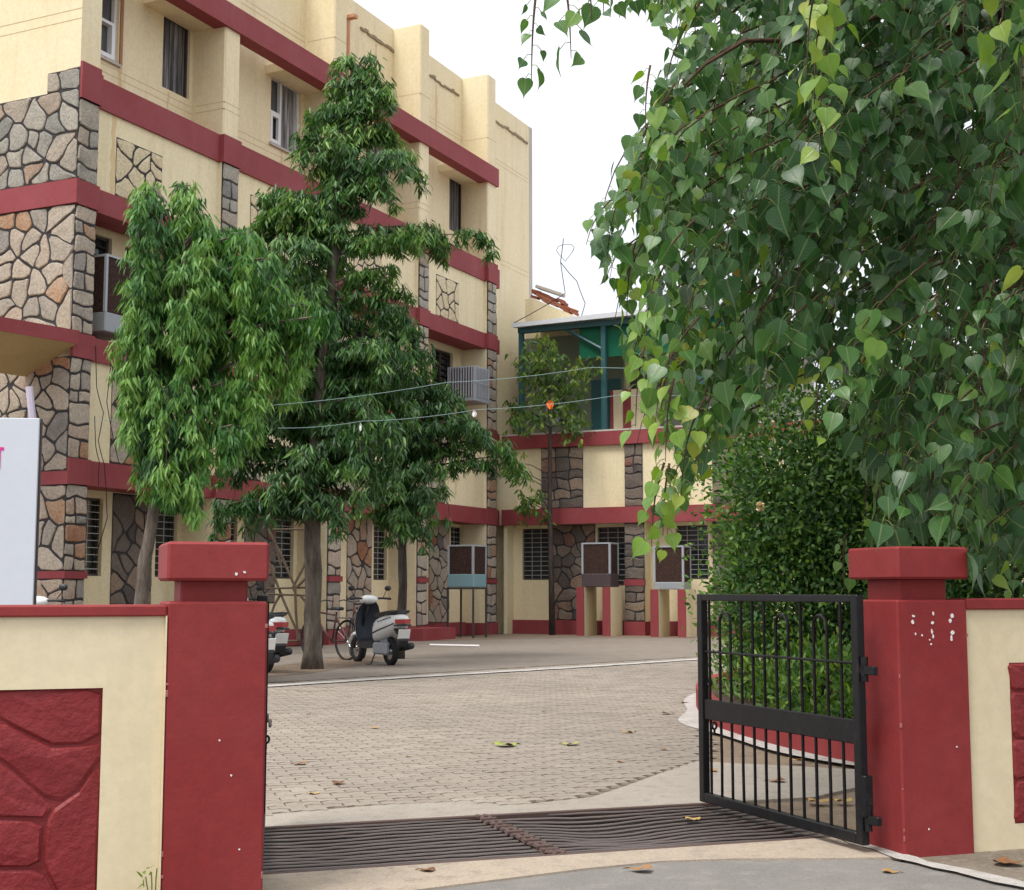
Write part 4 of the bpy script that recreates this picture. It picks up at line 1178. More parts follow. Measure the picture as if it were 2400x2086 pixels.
# ------------------------------------------------------------------ leaves in bulk
def frames(dirs, hint):
    d = dirs / (np.linalg.norm(dirs, axis=1, keepdims=True) + 1e-9)
    n = hint - (hint * d).sum(1, keepdims=True) * d
    n /= (np.linalg.norm(n, axis=1, keepdims=True) + 1e-9)
    x = np.cross(d, n)
    return x, d, n
def leaf_cloud(name, tv, tf, org, dirs, hint, length, width, tint, m, parent, smooth=False):
    """one mesh of many leaves; the template lies in x (width), y (length), z (lift)"""
    tv = np.array(tv, float); k = len(tv); n = len(org)
    x, d, nn = frames(dirs, hint)
    P = org[:, None, :] + x[:, None, :] * (tv[None, :, 0:1] * width[:, None, None]) + d[:, None, :] * (tv[None, :, 1:2] * length[:, None, None]) + nn[:, None, :] * (tv[None, :, 2:3] * length[:, None, None])
    P = P.reshape(-1, 3)
    loops, starts, tot = [], [], 0
    base = (np.arange(n) * k)[:, None]
    per = []
    for f in tf: per += list(f)
    per = np.array(per); li = (base + per[None, :]).reshape(-1)
    sizes = np.array([len(f) for f in tf]); st = np.concatenate([[0], np.cumsum(sizes)[:-1]])
    ls = (np.arange(n)[:, None] * len(per) + st[None, :]).reshape(-1)
    me = bpy.data.meshes.new(name)
    me.vertices.add(len(P)); me.vertices.foreach_set('co', P.astype(np.float32).ravel())
    me.loops.add(len(li)); me.loops.foreach_set('vertex_index', li.astype(np.int32))
    me.polygons.add(len(ls)); me.polygons.foreach_set('loop_start', ls.astype(np.int32)); me.polygons.foreach_set('loop_total', np.tile(sizes, n).astype(np.int32))
    a = me.attributes.new('tint', 'FLOAT', 'POINT'); a.data.foreach_set('value', np.repeat(tint, k).astype(np.float32))
    uv = me.uv_layers.new(name='UVMap')
    tuv = np.stack([tv[:, 0], tv[:, 1]], 1)[per]
    uv.data.foreach_set('uv', np.tile(tuv, (n, 1)).astype(np.float32).ravel())
    me.update(calc_edges=True)
    if smooth: me.polygons.foreach_set('use_smooth', [True] * len(me.polygons))
    me.materials.append(m)
    return link(name, me, parent)
LANCE_V = [(0, 0, 0), (-.5, .30, -.02), (.5, .30, -.02), (0, .32, -.05), (-.40, .62, -.09), (.40, .62, -.09), (0, .64, -.12), (0, 1, -.26)]
LANCE_F = [(0, 3, 1), (0, 2, 3), (1, 3, 6, 4), (3, 2, 5, 6), (4, 6, 7), (6, 5, 7)]
OVAL_V = [(0, 0, 0), (-.42, .30, .03), (.42, .30, .03), (-.36, .68, .0), (.36, .68, .0), (0, 1, -.06)]
OVAL_F = [(0, 2, 1), (1, 2, 4, 3), (3, 4, 5)]
half = [(.16, -.035, .0), (.36, .02, .03), (.485, .16, .05), (.47, .33, .045), (.36, .50, .025), (.21, .66, -.01), (.085, .79, -.05), (.025, .92, -.10)]
midp = [(0, .02, 0), (0, .25, -.012), (0, .50, -.03), (0, .74, -.065)]
PEEP_V = midp + [(x, y, z) for x, y, z in half] + [(-x, y, z) for x, y, z in half] + [(0, 1.08, -.17)]
def _peep_faces():
    r = lambda i: 4 + i; l = lambda i: 12 + i; T = 20
    fs = []
    for q, s_ in ((r, 1), (l, -1)):
        a = [(0, q(0), q(1)), (0, q(1), q(2)), (0, q(2), q(3), 1), (1, q(3), q(4), 2), (2, q(4), q(5)), (2, q(5), q(6), 3), (3, q(6), q(7)), (3, q(7), T)]
        fs += [f if s_ > 0 else f[::-1] for f in a]
    return fs
PEEP_F = _peep_faces()

def tufts(centers, out, n_per, L_, Wd, tint, rg, spread=.75, down=1.0, tv=.18):
    """hand-like sprays of drooping leaves round each centre; returns arrays"""
    c = np.repeat(centers, n_per, 0); o = np.repeat(out, n_per, 0); m_ = len(c)
    rd = rg.normal(size=(m_, 3)); rd[:, 2] *= .5
    rd /= np.linalg.norm(rd, axis=1, keepdims=True)
    d = rd * spread + np.array([0, 0, -down]) + o * .35
    org = c + rg.normal(size=(m_, 3)) * .035
    hint = o * .9 + rg.normal(size=(m_, 3)) * .5 + np.array([0, 0, .55])
    le = L_ * rg.uniform(.65, 1.2, m_); wd = Wd * rg.uniform(.75, 1.2, m_)
    ti = np.clip(np.repeat(tint, n_per) + rg.normal(size=m_) * tv, 0, 1)
    return org, d, hint, le, wd, ti

# ------------------------------------------------------------------ mast trees
def mast_tree(name, label, base, trunk, limbs, mat_, bark, seed, L_=.17, Wd=.030, n_per=11, spread=.75, tint_fn=None, tr=.12, group='mast trees in a row beside the drive', step=.085):
    """limbs: list of (start point on trunk, [points], tuft radius, young) ; all world coordinates"""
    rg = np.random.default_rng(seed); rr = random.Random(seed)
    t = empty(name, base, 0, label, 'tree', group)
    bl = Vector(base)
    mb = MB()
    path = [Vector(p) - bl for p in trunk]
    dense = []
    for i in range(len(path) - 1):
        for k in range(4):
            dense.append(path[i].lerp(path[i + 1], k / 4) + Vector((rr.uniform(-.012, .012), rr.uniform(-.012, .012), 0)))
    dense.append(path[-1]); n = len(dense)
    rad = [tr * (1.25 if i == 0 else 1) * max(.12, (1 - .85 * i / n)) * rr.uniform(.94, 1.06) for i in range(n)]
    mb.tube(dense, rad, 10); mb.build('trunk', M[bark], t, smooth=True)
    cen, out, tin = [], [], []
    for pts, r_, young in limbs:
        pts = [Vector(p) for p in pts]
        mb = MB(); mb.tube([p - bl for p in pts], [max(.005, .020 * (1 - i / len(pts))) for i in range(len(pts))], 5)
        mb.build('branch', M[bark], t)
        L_tot = sum((pts[i + 1] - pts[i]).length for i in range(len(pts) - 1)); m_ = max(2, int(L_tot / step))
        for q in range(m_):
            f = (q + rr.random()) / m_
            if f < .12: continue
            x = f * (len(pts) - 1); i = min(int(x), len(pts) - 2)
            p = pts[i].lerp(pts[i + 1], x - i)
            for _ in range(2):
                ang = rr.uniform(0, 2 * math.pi); w_ = r_ * math.sqrt(rr.random()) * (.55 + .6 * (1 - abs(2 * f - 1)))
                c = p + Vector((math.cos(ang) * w_, math.sin(ang) * w_, rr.uniform(-.10, .08)))
                o_ = (c - p) + (p - pts[0]) * .25; o_.z = 0
                o_ = o_.normalized() if o_.length > 1e-4 else Vector((1, 0, 0))
                cen.append(c - bl); out.append(o_); tin.append(min(1, max(0, young + rr.gauss(0, .12) + .18 * (f - .5))))
    cen, out, tin = np.array(cen), np.array(out), np.array(tin)
    a = tufts(cen, out, n_per, L_, Wd, tin, rg, spread)
    tag(leaf_cloud('crown', LANCE_V, LANCE_F, *a, M[mat_], t), kind='stuff')
    return t

# weeping tree on the left: limbs leave the trunk and hang as curtains
b1 = at(285, 1190, 17.4); b1.z = 0; b1.x -= .05
rr = random.Random(21)
def curtain(ax, vx, vy0, vy1, Y, r_, young, bow=.12):
    top = at(vx, vy0, Y); bot = at(vx + rr.uniform(-8, 8), vy1, Y); st = Vector((ax.x + (top.x - ax.x) * .15, ax.y + (top.y - ax.y) * .15, top.z - .35))
    mid = top.lerp(bot, .45) + Vector((rr.uniform(-bow, bow) * .4, rr.uniform(-bow, bow), 0))
    return ([st, st.lerp(top, .55) + Vector((0, 0, .12)), top, top.lerp(mid, .6), mid, mid.lerp(bot, .5), bot], r_, young)
ax1 = at(345, 700, 17.45)
limbs = []
# (view x of the curtain, top, bottom)
for vx, y0, y1 in ((280, 500, 720), (268, 640, 900), (292, 392, 620), (290, 560, 860), (300, 700, 960), (330, 450, 640), (322, 600, 900), (340, 760, 1020), (388, 372, 560), (372, 520, 800), (380, 700, 1000),
                   (420, 430, 700), (415, 620, 880), (405, 800, 1020), (455, 450, 650), (450, 560, 850), (448, 760, 940), (490, 460, 680), (495, 600, 840), (530, 500, 720), (535, 640, 830), (470, 840, 930), (268, 780, 930), (560, 560, 740), (505, 770, 900), (290, 378, 460), (385, 360, 470),
                   (272, 560, 760), (265, 720, 900), (300, 820, 1000), (340, 880, 1040), (385, 880, 1040), (515, 470, 640), (550, 520, 740), (400, 490, 700), (430, 500, 720), (400, 590, 780), (440, 590, 760), (420, 520, 700), (360, 560, 760), (590, 590, 740), (620, 600, 720), (655, 615, 700), (600, 640, 780), (575, 680, 800)):
    for q in range(2):
        Y = 17.4 + rr.uniform(-.9, .6)
        limbs.append(curtain(ax1, vx + rr.uniform(-10, 12), y0 + rr.uniform(0, 30), y1 + rr.uniform(-50, 5), Y, .15, rr.choice((.25, .48, .68, .90))))
mast_tree('mast_tree', 'light green weeping tree with slanting trunk behind the left pillar', b1,
          [b1, at(292, 1130, 17.4), at(312, 1020, 17.4), at(335, 850, 17.42), at(350, 650, 17.45), at(362, 470, 17.45)], limbs, 'mast_leaf', 'bark', 31, L_=.165, Wd=.029, n_per=19, spread=.60, tr=.10, step=.125)

# tall tiered tree in the middle
rr = random.Random(22)
def bough(ax, vx, vy, Y, rise, droop, r_, young, start_up=.25):
    tip = at(vx, vy, Y); c = tip - ax; c.z = 0
    st = Vector((ax.x, ax.y, tip.z - start_up))
    pts = [st]
    for k in range(1, 6):
        f = k / 5
        p = st.lerp(tip, f); p.z += rise * math.sin(f * math.pi * .62) - droop * f ** 3 * .4
        pts.append(p)
    end = pts[-1] + Vector((c.x * .06, c.y * .06, -droop))
    pts.append(end)
    return (pts, r_, young)
t2b = Vector((-2.93, 20.65, 0))
def tr2(y):                                         # the trunk leans a little to the right as it climbs
    f = (1350 - y) / (1350 - 110); return at(637 - 14 * math.sin(min(1, f / .6) * math.pi) + 76 * f ** 2.0, y, 20.65)
limbs = []
prof = [(135, 660, 760, 3), (165, 652, 792, 5), (205, 640, 785, 5), (235, 615, 795, 5), (270, 600, 795, 7), (310, 600, 840, 7), (345, 620, 855, 6), (375, 655, 790, 4), (400, 560, 740, 4),
        (400, 530, 660, 5), (440, 515, 640, 6), (455, 540, 700, 6), (470, 640, 985, 6), (490, 540, 900, 7), (540, 510, 800, 8), (590, 520, 830, 9), (640, 510, 830, 11), (690, 540, 830, 10), (740, 520, 820, 10), (790, 500, 820, 10), (840, 470, 800, 10), (890, 450, 780, 9), (930, 470, 760, 8), (990, 440, 720, 7)]
for y, xl, xr, n in prof:
    ax = tr2(y)
    for q in range(n):
        vx = rr.uniform(xl, xr) if q > 1 else (xl + 12 if q == 0 else xr - 12)
        dy = rr.uniform(-1, 1); half_w = (xr - xl) / 2 * .0072
        Y = 20.65 + dy * half_w * .8 * (1 if q > 1 else .3)
        limbs.append(bough(ax, vx, y + rr.uniform(-14, 22), Y, .12, rr.uniform(.12, .35) if y < 600 else rr.uniform(.3, .6), .13, rr.uniform(.30, .75) if y < 620 else rr.uniform(.12, .5), .18))
limbs.append(([tr2(135), tr2(115), at(703, 118, 20.6)], .12, .7))
mast_tree('mast_tree', 'tall tiered dark green tree with thick straight trunk in front of the hostel', t2b, [t2b, tr2(1200), tr2(1000), tr2(800), tr2(600), tr2(400), tr2(250), tr2(130)], limbs, 'mast_dark', 'bark', 32, L_=.18, Wd=.033, n_per=13, spread=.8, tr=.145, step=.085)

# small dark tree behind the scooter
rr = random.Random(23)
t3b = Vector((-1.93, 23.8, 0))
def tr3(y): return at(812 - 10 * (1250 - y) / 650, y, 23.8)
limbs = []
for y, xl, xr, n in ((625, 770, 820, 4), (670, 760, 850, 5), (720, 745, 880, 7), (770, 735, 915, 9), (820, 725, 950, 10), (865, 720, 990, 10), (905, 715, 1035, 10), (945, 715, 1000, 9), (985, 720, 915, 8), (1025, 745, 880, 6), (1050, 770, 860, 4)):
    for q in range(n):
        vx = rr.uniform(xl, xr) if q > 1 else (xl + 10 if q == 0 else xr - 15)
        limbs.append(bough(tr3(y), vx, y + rr.uniform(-20, 15), 23.8 + rr.uniform(-.9, .7) * (1 if q > 1 else .3), .16, rr.uniform(.2, .45), .15, rr.uniform(.1, .55), .15))
limbs.append(bough(tr3(900), 1040, 935, 23.6, .25, .35, .12, .5)); limbs.append(bough(tr3(930), 1020, 900, 23.6, .25, .5, .12, .5))
mast_tree('mast_tree', 'short dark drooping tree with thin trunk behind the silver scooter', t3b, [t3b, tr3(1180), tr3(1050), tr3(900), tr3(750), tr3(620)], limbs, 'mast_dark', 'bark_dark', 33, L_=.19, Wd=.034, n_per=12, spread=.8, tr=.095, step=.11)

# thin sapling before the rear wing
rr = random.Random(24); rg = np.random.default_rng(24)
t4b = at(1112, 1275, 36.5); t4b.z = 0
SP = empty('sapling_tree', t4b, 0, 'thin sparse sapling growing in front of the rear wing and terrace shed', 'tree')
tk = [t4b, at(1110, 1150, 36.5), at(1107, 1000, 36.5), at(1108, 860, 36.5), at(1104, 780, 36.5), at(1100, 690, 36.5)]
mb = MB(); mb.tube([p - t4b for p in tk], [.085, .07, .06, .045, .03, .012], 8); mb.build('trunk', M['bark_dark'], SP, smooth=True)
cl = [(1098, 690, 26), (1085, 720, 40), (1110, 745, 40), (1065, 760, 36), (1140, 765, 40), (1160, 740, 24), (1180, 750, 26), (1100, 785, 46), (1150, 800, 34), (1050, 730, 18), (1045, 850, 26), (1060, 835, 30), (1040, 825, 20), (1150, 840, 30), (1165, 855, 24), (1035, 930, 22), (1040, 960, 20), (1030, 950, 16), (1062, 1025, 24), (1080, 1000, 20), (1092, 1040, 16), (1055, 1010, 14), (1160, 870, 20), (1120, 820, 26), (1085, 840, 24)]
cen, tin = [], []
for x, y, r_ in cl:
    c = at(x, y, 36.5 + rr.uniform(-.5, .4)); st = at(1106, y + 26, 36.5)
    mb = MB(); mb.tube([st - t4b, st.lerp(c, .5) - t4b + Vector((0, 0, .08)), c - t4b], [.016, .01, .004], 5); mb.build('branch', M['bark_dark'], SP)
    rw = r_ * .0135
    for _ in range(int(13 * (r_ / 24) ** 2) + 4):
        cen.append(c - t4b + Vector((rr.gauss(0, rw * .55), rr.gauss(0, rw * .55), rr.gauss(0, rw * .5)))); tin.append(rr.uniform(.15, .9))
cen = np.array(cen); o_ = rg.normal(size=cen.shape); o_[:, 2] = 0; o_ /= np.linalg.norm(o_, axis=1, keepdims=True)
a = tufts(cen, o_, 4, .20, .062, np.array(tin), rg, .9, .9)
tag(leaf_cloud('crown', LANCE_V, LANCE_F, *a, M['sapling'], SP), kind='stuff')

# ------------------------------------------------------------------ hedge bushes behind the gate
def bush(name, label, c, blobs, n, m_, seed, L_=.055, Wd=.026, up=.2, cat='bush', group=None, stems=8):
    """blobs: (dx, dy, z, rx, ry, rz); leaves sit on twiggy shells with gaps"""
    rg = np.random.default_rng(seed); t = empty(name, c, 0, label, cat, group)
    bl = np.array(blobs, float); vol = bl[:, 3] * bl[:, 4] * bl[:, 5]
    k = rg.choice(len(bl), n, p=vol / vol.sum())
    d = rg.normal(size=(n, 3)); d /= np.linalg.norm(d, axis=1, keepdims=True)
    r_ = rg.uniform(.45, 1.05, n) ** .5
    # clumping: pull leaves towards random twig heads
    heads = rg.normal(size=(n // 22 + 1, 3)); heads /= np.linalg.norm(heads, axis=1, keepdims=True)
    hi = rg.integers(0, len(heads), n); d = heads[hi] * .84 + d * .30
    d /= np.linalg.norm(d, axis=1, keepdims=True)
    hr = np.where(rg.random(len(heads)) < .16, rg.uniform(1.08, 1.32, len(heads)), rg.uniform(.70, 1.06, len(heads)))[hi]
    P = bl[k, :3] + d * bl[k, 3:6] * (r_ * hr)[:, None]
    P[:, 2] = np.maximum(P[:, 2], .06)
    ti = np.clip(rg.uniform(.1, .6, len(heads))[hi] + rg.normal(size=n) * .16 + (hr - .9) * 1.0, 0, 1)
    dirs = d * .6 + rg.normal(size=(n, 3)) * .55 + np.array([0, 0, up])
    hint = d + rg.normal(size=(n, 3)) * .6 + np.array([0, 0, .5])
    tag(leaf_cloud('foliage', OVAL_V, OVAL_F, P, dirs, hint, L_ * rg.uniform(.6, 1.25, n), Wd * rg.uniform(.8, 1.25, n), ti, m_, t), kind='stuff')
    rr = random.Random(seed)
    for _ in range(stems):
        b = blobs[rr.randrange(len(blobs))]; e = Vector((b[0] + rr.uniform(-.5, .5) * b[3], b[1] + rr.uniform(-.5, .5) * b[4], b[2] + b[5] * .4))
        mb = MB(); mb.tube([(b[0] * .3, b[1] * .3, 0), (b[0] * .5 + rr.uniform(-.1, .1), b[1] * .5, e.z * .45), e], [.022, .015, .005], 5); mb.build('stem', M['bark_dark'], t)
    return t
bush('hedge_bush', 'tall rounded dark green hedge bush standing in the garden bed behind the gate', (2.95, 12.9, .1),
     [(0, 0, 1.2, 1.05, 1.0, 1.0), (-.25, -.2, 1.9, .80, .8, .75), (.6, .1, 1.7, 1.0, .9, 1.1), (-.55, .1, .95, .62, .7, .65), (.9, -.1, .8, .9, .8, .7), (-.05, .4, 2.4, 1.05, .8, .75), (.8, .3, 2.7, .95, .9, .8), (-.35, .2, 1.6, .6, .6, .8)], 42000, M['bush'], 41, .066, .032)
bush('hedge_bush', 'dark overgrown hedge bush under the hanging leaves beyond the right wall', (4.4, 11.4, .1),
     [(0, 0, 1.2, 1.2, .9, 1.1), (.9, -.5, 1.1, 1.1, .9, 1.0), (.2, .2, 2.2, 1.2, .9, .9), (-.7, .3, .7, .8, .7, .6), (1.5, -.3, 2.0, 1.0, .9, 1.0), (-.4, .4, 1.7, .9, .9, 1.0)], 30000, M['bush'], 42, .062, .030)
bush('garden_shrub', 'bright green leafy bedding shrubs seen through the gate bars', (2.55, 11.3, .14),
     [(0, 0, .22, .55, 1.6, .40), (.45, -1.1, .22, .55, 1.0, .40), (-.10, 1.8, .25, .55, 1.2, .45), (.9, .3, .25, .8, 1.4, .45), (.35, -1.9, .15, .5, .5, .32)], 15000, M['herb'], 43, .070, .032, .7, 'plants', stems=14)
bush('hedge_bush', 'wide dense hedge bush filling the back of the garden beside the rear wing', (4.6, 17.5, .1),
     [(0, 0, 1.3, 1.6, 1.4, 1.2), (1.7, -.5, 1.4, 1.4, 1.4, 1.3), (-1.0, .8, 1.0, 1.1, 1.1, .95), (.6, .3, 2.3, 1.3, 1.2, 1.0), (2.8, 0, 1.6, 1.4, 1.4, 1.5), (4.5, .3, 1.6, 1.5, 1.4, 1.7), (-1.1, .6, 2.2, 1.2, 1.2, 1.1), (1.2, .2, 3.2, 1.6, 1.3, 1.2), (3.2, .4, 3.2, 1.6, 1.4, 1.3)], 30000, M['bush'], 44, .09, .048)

# ------------------------------------------------------------------ peepal tree overhanging from the right
rr = random.Random(51); rg = np.random.default_rng(51)
pb_ = Vector((4.05, 9.75, 0))
PT = empty('peepal_tree', pb_, 0, 'broad tree with hanging heart shaped leaves over the right pillar', 'tree')
tk = [pb_, Vector((3.95, 9.7, 1.2)), Vector((3.78, 9.6, 2.4)), Vector((3.6, 9.4, 3.6)), Vector((3.3, 9.0, 4.8)), Vector((2.9, 8.6, 5.8))]
mb = MB(); mb.tube([p - pb_ for p in tk], [.34, .28, .25, .22, .17, .1], 12); mb.build('trunk', bark_mat('warm_brown_bark', (.16, .09, .055), (.26, .16, .10), (.34, .23, .15)), PT, smooth=True)
OUTL = [(1292, -120), (1286, 40), (1335, 105), (1300, 200), (1290, 262), (1222, 335), (1200, 410), (1172, 480), (1205, 560), (1240, 600), (1232, 680), (1236, 750), (1285, 800), (1270, 860), (1292, 940), (1335, 985), (1318, 1075), (1345, 1082), (1392, 1015), (1432, 945), (1490, 880), (1560, 800), (1640, 760), (1700, 800), (1640, 860), (1690, 940), (1740, 960), (1730, 1100), (1715, 1160), (1790, 1170), (1900, 1110), (1965, 1200), (2160, 1215), (2160, -120)]
leaves = []     # (org, dir, hint, len, wid, tint, depth)
twigs = MB(); petioles = MB()
def spray(pts, n, size, tint, spread=1.0, test=True, tv=.10):
    pts = [Vector(p) for p in pts]
    okc = 0
    for q in range(n):
        f = (q + rr.uniform(.1, .9)) / n; x = f * (len(pts) - 1); i = min(int(x), len(pts) - 2)
        p = pts[i].lerp(pts[i + 1], x - i)
        side = 1 if q % 2 else -1
        ang = rr.uniform(-1.2, 1.2)
        o_ = Vector((side * math.cos(ang), -abs(math.sin(ang)) * .6 - rr.uniform(0, .35), 0)).normalized()
        pe = size * rr.uniform(.45, .8)
        base = p + o_ * pe * .75 + Vector((0, 0, -pe * .55))
        L_ = size * rr.uniform(.55, 1.2)
        k_ = rr.choice((.2, .35, .75)); d = Vector((o_.x * .3 + rr.gauss(0, k_) - .1, o_.y * .25 + rr.gauss(0, k_ * .8), -1))
        if test:
            c = base + d.normalized() * L_ * .5; v = proj(c)
            if not inside(v[0], v[1], OUTL): continue
            v = proj(base + d.normalized() * L_ * 1.05)
            if not inside(v[0], v[1] - 14, OUTL): continue
        okc += 1
        yaw = rr.gauss(-.25, 1.25); hint = Vector((math.sin(yaw) + o_.x * .3, -math.cos(yaw), rr.uniform(-.1, 1.1)))
        leaves.append((base, d, hint, L_, L_ * rr.uniform(.76, .94), min(1, max(0, tint + rr.gauss(0, tv))), base.y))
        if base.y < 8.2: petioles.tube([p - pb_, p.lerp(base, .5) - pb_ + Vector((0, 0, .012)), base - pb_], .0017, 4)
    if test:
        ins = [inside(*proj(p), OUTL) for p in pts]
        while len(pts) > 1 and not ins[0]: pts.pop(0); ins.pop(0)
    if okc and len(pts) > 1:
        twigs.tube([p - pb_ for p in pts], [.0065 * (1 - .75 * i / (len(pts) - 1)) for i in range(len(pts))], 5)
def hang(vx, vy, Y, L_, lean, n, size, tint, test=True, tv=.10):
    """a twig that comes from the upper right and hangs; (vx, vy) is its tip"""
    tip = at(vx, vy, Y); top = tip + Vector((lean * L_, rr.uniform(.0, .35) * L_, L_ * math.sqrt(max(.05, 1 - lean * lean * .7))))
    pts = []
    for k in range(7):
        f = k / 6; p = top.lerp(tip, f); p.x -= lean * L_ * .35 * math.sin(f * math.pi) * .6; p.z += .06 * L_ * math.sin(f * math.pi)
        pts.append(p)
    spray(pts, n, size, tint, test=test, tv=tv)
# middle body of the crown, front layers to back layers
for lay, (Y0, Y1, cnt) in enumerate(((6.35, 7.1, 130), (7.1, 8.0, 190), (8.0, 9.3, 200), (9.3, 10.8, 210))):
    done = 0
    while done < cnt:
        vx, vy = rr.uniform(1180, 2120), rr.uniform(-80, 1190)
        if not inside(vx, vy, OUTL): continue
        if lay == 2 and vy > 930 and vx < 1900: continue
        if lay == 3 and vx < 1430: continue
        if lay == 3 and vy > 1000 and vx < 1800: continue
        done += 1
        edge_ = max(0, 1 - (vx - 1180) / 420)
        t = rr.uniform(.15, .52) + .16 * edge_
        if rr.random() < .025 + .15 * edge_: t = rr.uniform(.70, .83)
        hang(vx, vy, rr.uniform(Y0, Y1), rr.uniform(.45, .95), rr.uniform(.25, .9), rr.randint(10, 15), rr.uniform(.095, .150) if lay < 2 else rr.uniform(.085, .12), t)
# the bright young strings that hang in front
for vx, vy, Y, L_, n, s_, t in ((1650, 330, 5.9, .75, 14, .10, .80), (1640, 210, 5.7, .55, 10, .115, .82), (1625, 160, 5.6, .5, 8, .12, .86), (1372, 1000, 6.5, .5, 11, .095, .84), (1340, 930, 6.45, .4, 9, .10, .80), (1312, 1100, 6.5, .40, 12, .095, .80), (1335, 1080, 6.6, .35, 9, .09, .74), (1280, 860, 6.6, .4, 9, .10, .76), (1300, 700, 6.7, .5, 10, .095, .70), (1640, 880, 6.7, .45, 8, .085, .82), (1262, 640, 6.9, .4, 8, .09, .75), (1275, 420, 7, .5, 9, .095, .66),
                                (1975, 1150, 6.9, .5, 9, .10, .55), (2010, 1190, 7.0, .45, 8, .095, .80), (1760, 1150, 7.2, .5, 9, .085, .70), (1950, 1050, 6.5, .8, 14, .12, .58), (1900, 900, 6.5, .8, 13, .12, .5), (1700, 1190, 7.3, .3, 5, .10, .62), (1400, 120, 6.2, .5, 9, .12, .68), (1330, 60, 6.2, .45, 8, .115, .66), (2020, 120, 5.2, .45, 7, .125, .74), (2060, 230, 5.2, .4, 5, .13, .76), (1940, 90, 5.2, .4, 4, .14, .74)):
    hang(vx, vy, Y, L_, rr.uniform(.05, .3), n, s_, t, test=False, tv=.05)
# loose twigs against the sky at the top
hang(1070, 172, 5.6, .42, .05, 9, .075, .42, test=False); hang(1150, 118, 5.5, .35, -.05, 6, .10, .45, test=False); hang(1192, 40, 4.6, .25, -.1, 3, .12, .70, test=False, tv=.03)
hang(1300, 270, 6.6, .4, .1, 9, .085, .5, test=False); hang(1215, 25, 5.4, .2, .05, 3, .10, .6, test=False)
twigs.build('twigs', M['twig'], PT, smooth=True)['kind'] = 'stuff'
petioles.build('leaf_stalks', M['petiole'], PT, smooth=True, recalc=False)['kind'] = 'stuff'
# boughs that carry the sprays
for pts, r0 in (([(3.5, 9.3, 4.1), at(1950, 20, 8.2), at(1800, 20, 7.8), at(1640, 80, 7.4), at(1500, 82, 7.0), at(1420, 130, 6.8), at(1380, 170, 6.7)], .026), ([(3.6, 9.4, 3.7), at(1990, 330, 8.4), at(1850, 300, 8.0), at(1720, 320, 7.6), at(1600, 400, 7.3), at(1520, 500, 7.1)], .024),
                ([(3.7, 9.5, 3.2), at(2050, 500, 8.6), at(2010, 380, 8.0), at(1960, 330, 7.6), at(1900, 420, 7.2), at(1800, 560, 7.0)], .02), ([(3.4, 9.2, 4.4), at(1850, -60, 7.5), at(1650, -120, 6.6), at(1400, -160, 6.0), at(1150, -150, 5.6)], .05),
                ([(3.7, 9.5, 3.3), at(2000, 420, 7.6), at(1985, 560, 7.1), at(1980, 760, 6.8), at(1965, 900, 6.6)], .02), ([(3.5, 9.3, 4.2), at(2000, -100, 7.4), at(1980, -80, 6.0), at(1990, -20, 5.3)], .03)):
    mb = MB(); pts = [Vector(p) - pb_ for p in pts]; mb.tube(pts, [r0 * (1 - .8 * i / (len(pts) - 1)) for i in range(len(pts))], 7); mb.build('branch', M['twig'], PT, smooth=True)
# the crown above and behind the frame: it shades what hangs below
for _ in range(8000):
    u_, v_ = rr.random() * 2 * math.pi, rr.random() ** .5
    p = Vector((4.3 + 3.4 * v_ * math.cos(u_), 10.0 + 3.2 * v_ * math.sin(u_), 0)); p.z = 3.7 + 2.8 * math.sqrt(max(0, 1 - v_ * v_)) * rr.uniform(.3, 1) + rr.uniform(-.3, .3)
    vx, vy = proj(p)
    if vy > -60 and not inside(vx, vy, OUTL): continue
    L_ = rr.uniform(.09, .14)
    leaves.append((p, Vector((rr.gauss(0, .4), rr.gauss(0, .4), -1)), Vector((rr.gauss(0, 1), rr.gauss(0, 1), .6)), L_, L_ * .82, rr.uniform(.1, .45), p.y + 50))
for _ in range(9500):                                     # leaves added overhead, out of frame, to keep the sky off the hanging sprays
    p = Vector((rr.uniform(.7, 7.5), rr.uniform(1.5, 13), 0)); top = EYE + p.y * .405
    p.z = max(top + .35, 3.3) + rr.random() ** 1.5 * 2.0
    if rr.random() > min(1, (p.x - .5) * .6): continue
    L_ = rr.uniform(.11, .16)
    leaves.append((p, Vector((rr.gauss(0, .6), rr.gauss(0, .6), -.6)), Vector((rr.gauss(0, .6), rr.gauss(0, .6), 1)), L_, L_ * .85, rr.uniform(.1, .5), p.y + 60))
leaves.sort(key=lambda l: l[6])
# the largest leaves in view are single objects; a dozen shared meshes
def peep_variant(k, tint):
    me = bpy.data.meshes.new('leaf'); r_ = random.Random(k)
    c1, c2 = r_.uniform(-.08, .16), r_.uniform(-.22, .06)
    vs = [(x, y, z + c1 * abs(x) * 1.0 + c2 * y * y * .5 + .03 * math.sin(y * 9 + k) * abs(x)) for x, y, z in PEEP_V]
    me.from_pydata(vs, [], PEEP_F); a = me.attributes.new('tint', 'FLOAT', 'POINT'); a.data.foreach_set('value', [tint] * len(vs))
    uv = me.uv_layers.new(name='UVMap'); idx = [i for f in PEEP_F for i in f]
    uv.data.foreach_set('uv', [q for i in idx for q in (PEEP_V[i][0], PEEP_V[i][1])])
    me.polygons.foreach_set('use_smooth', [True] * len(me.polygons)); me.materials.append(M['peepal']); return me
TN = [.18, .28, .38, .48, .58, .68, .76, .84, .92]
VAR = {(i, k): peep_variant(i * 7 + k, t) for i, t in enumerate(TN) for k in range(3)}
single = [l for l in leaves if l[6] < 40][:300]; rest = leaves[len(single):]
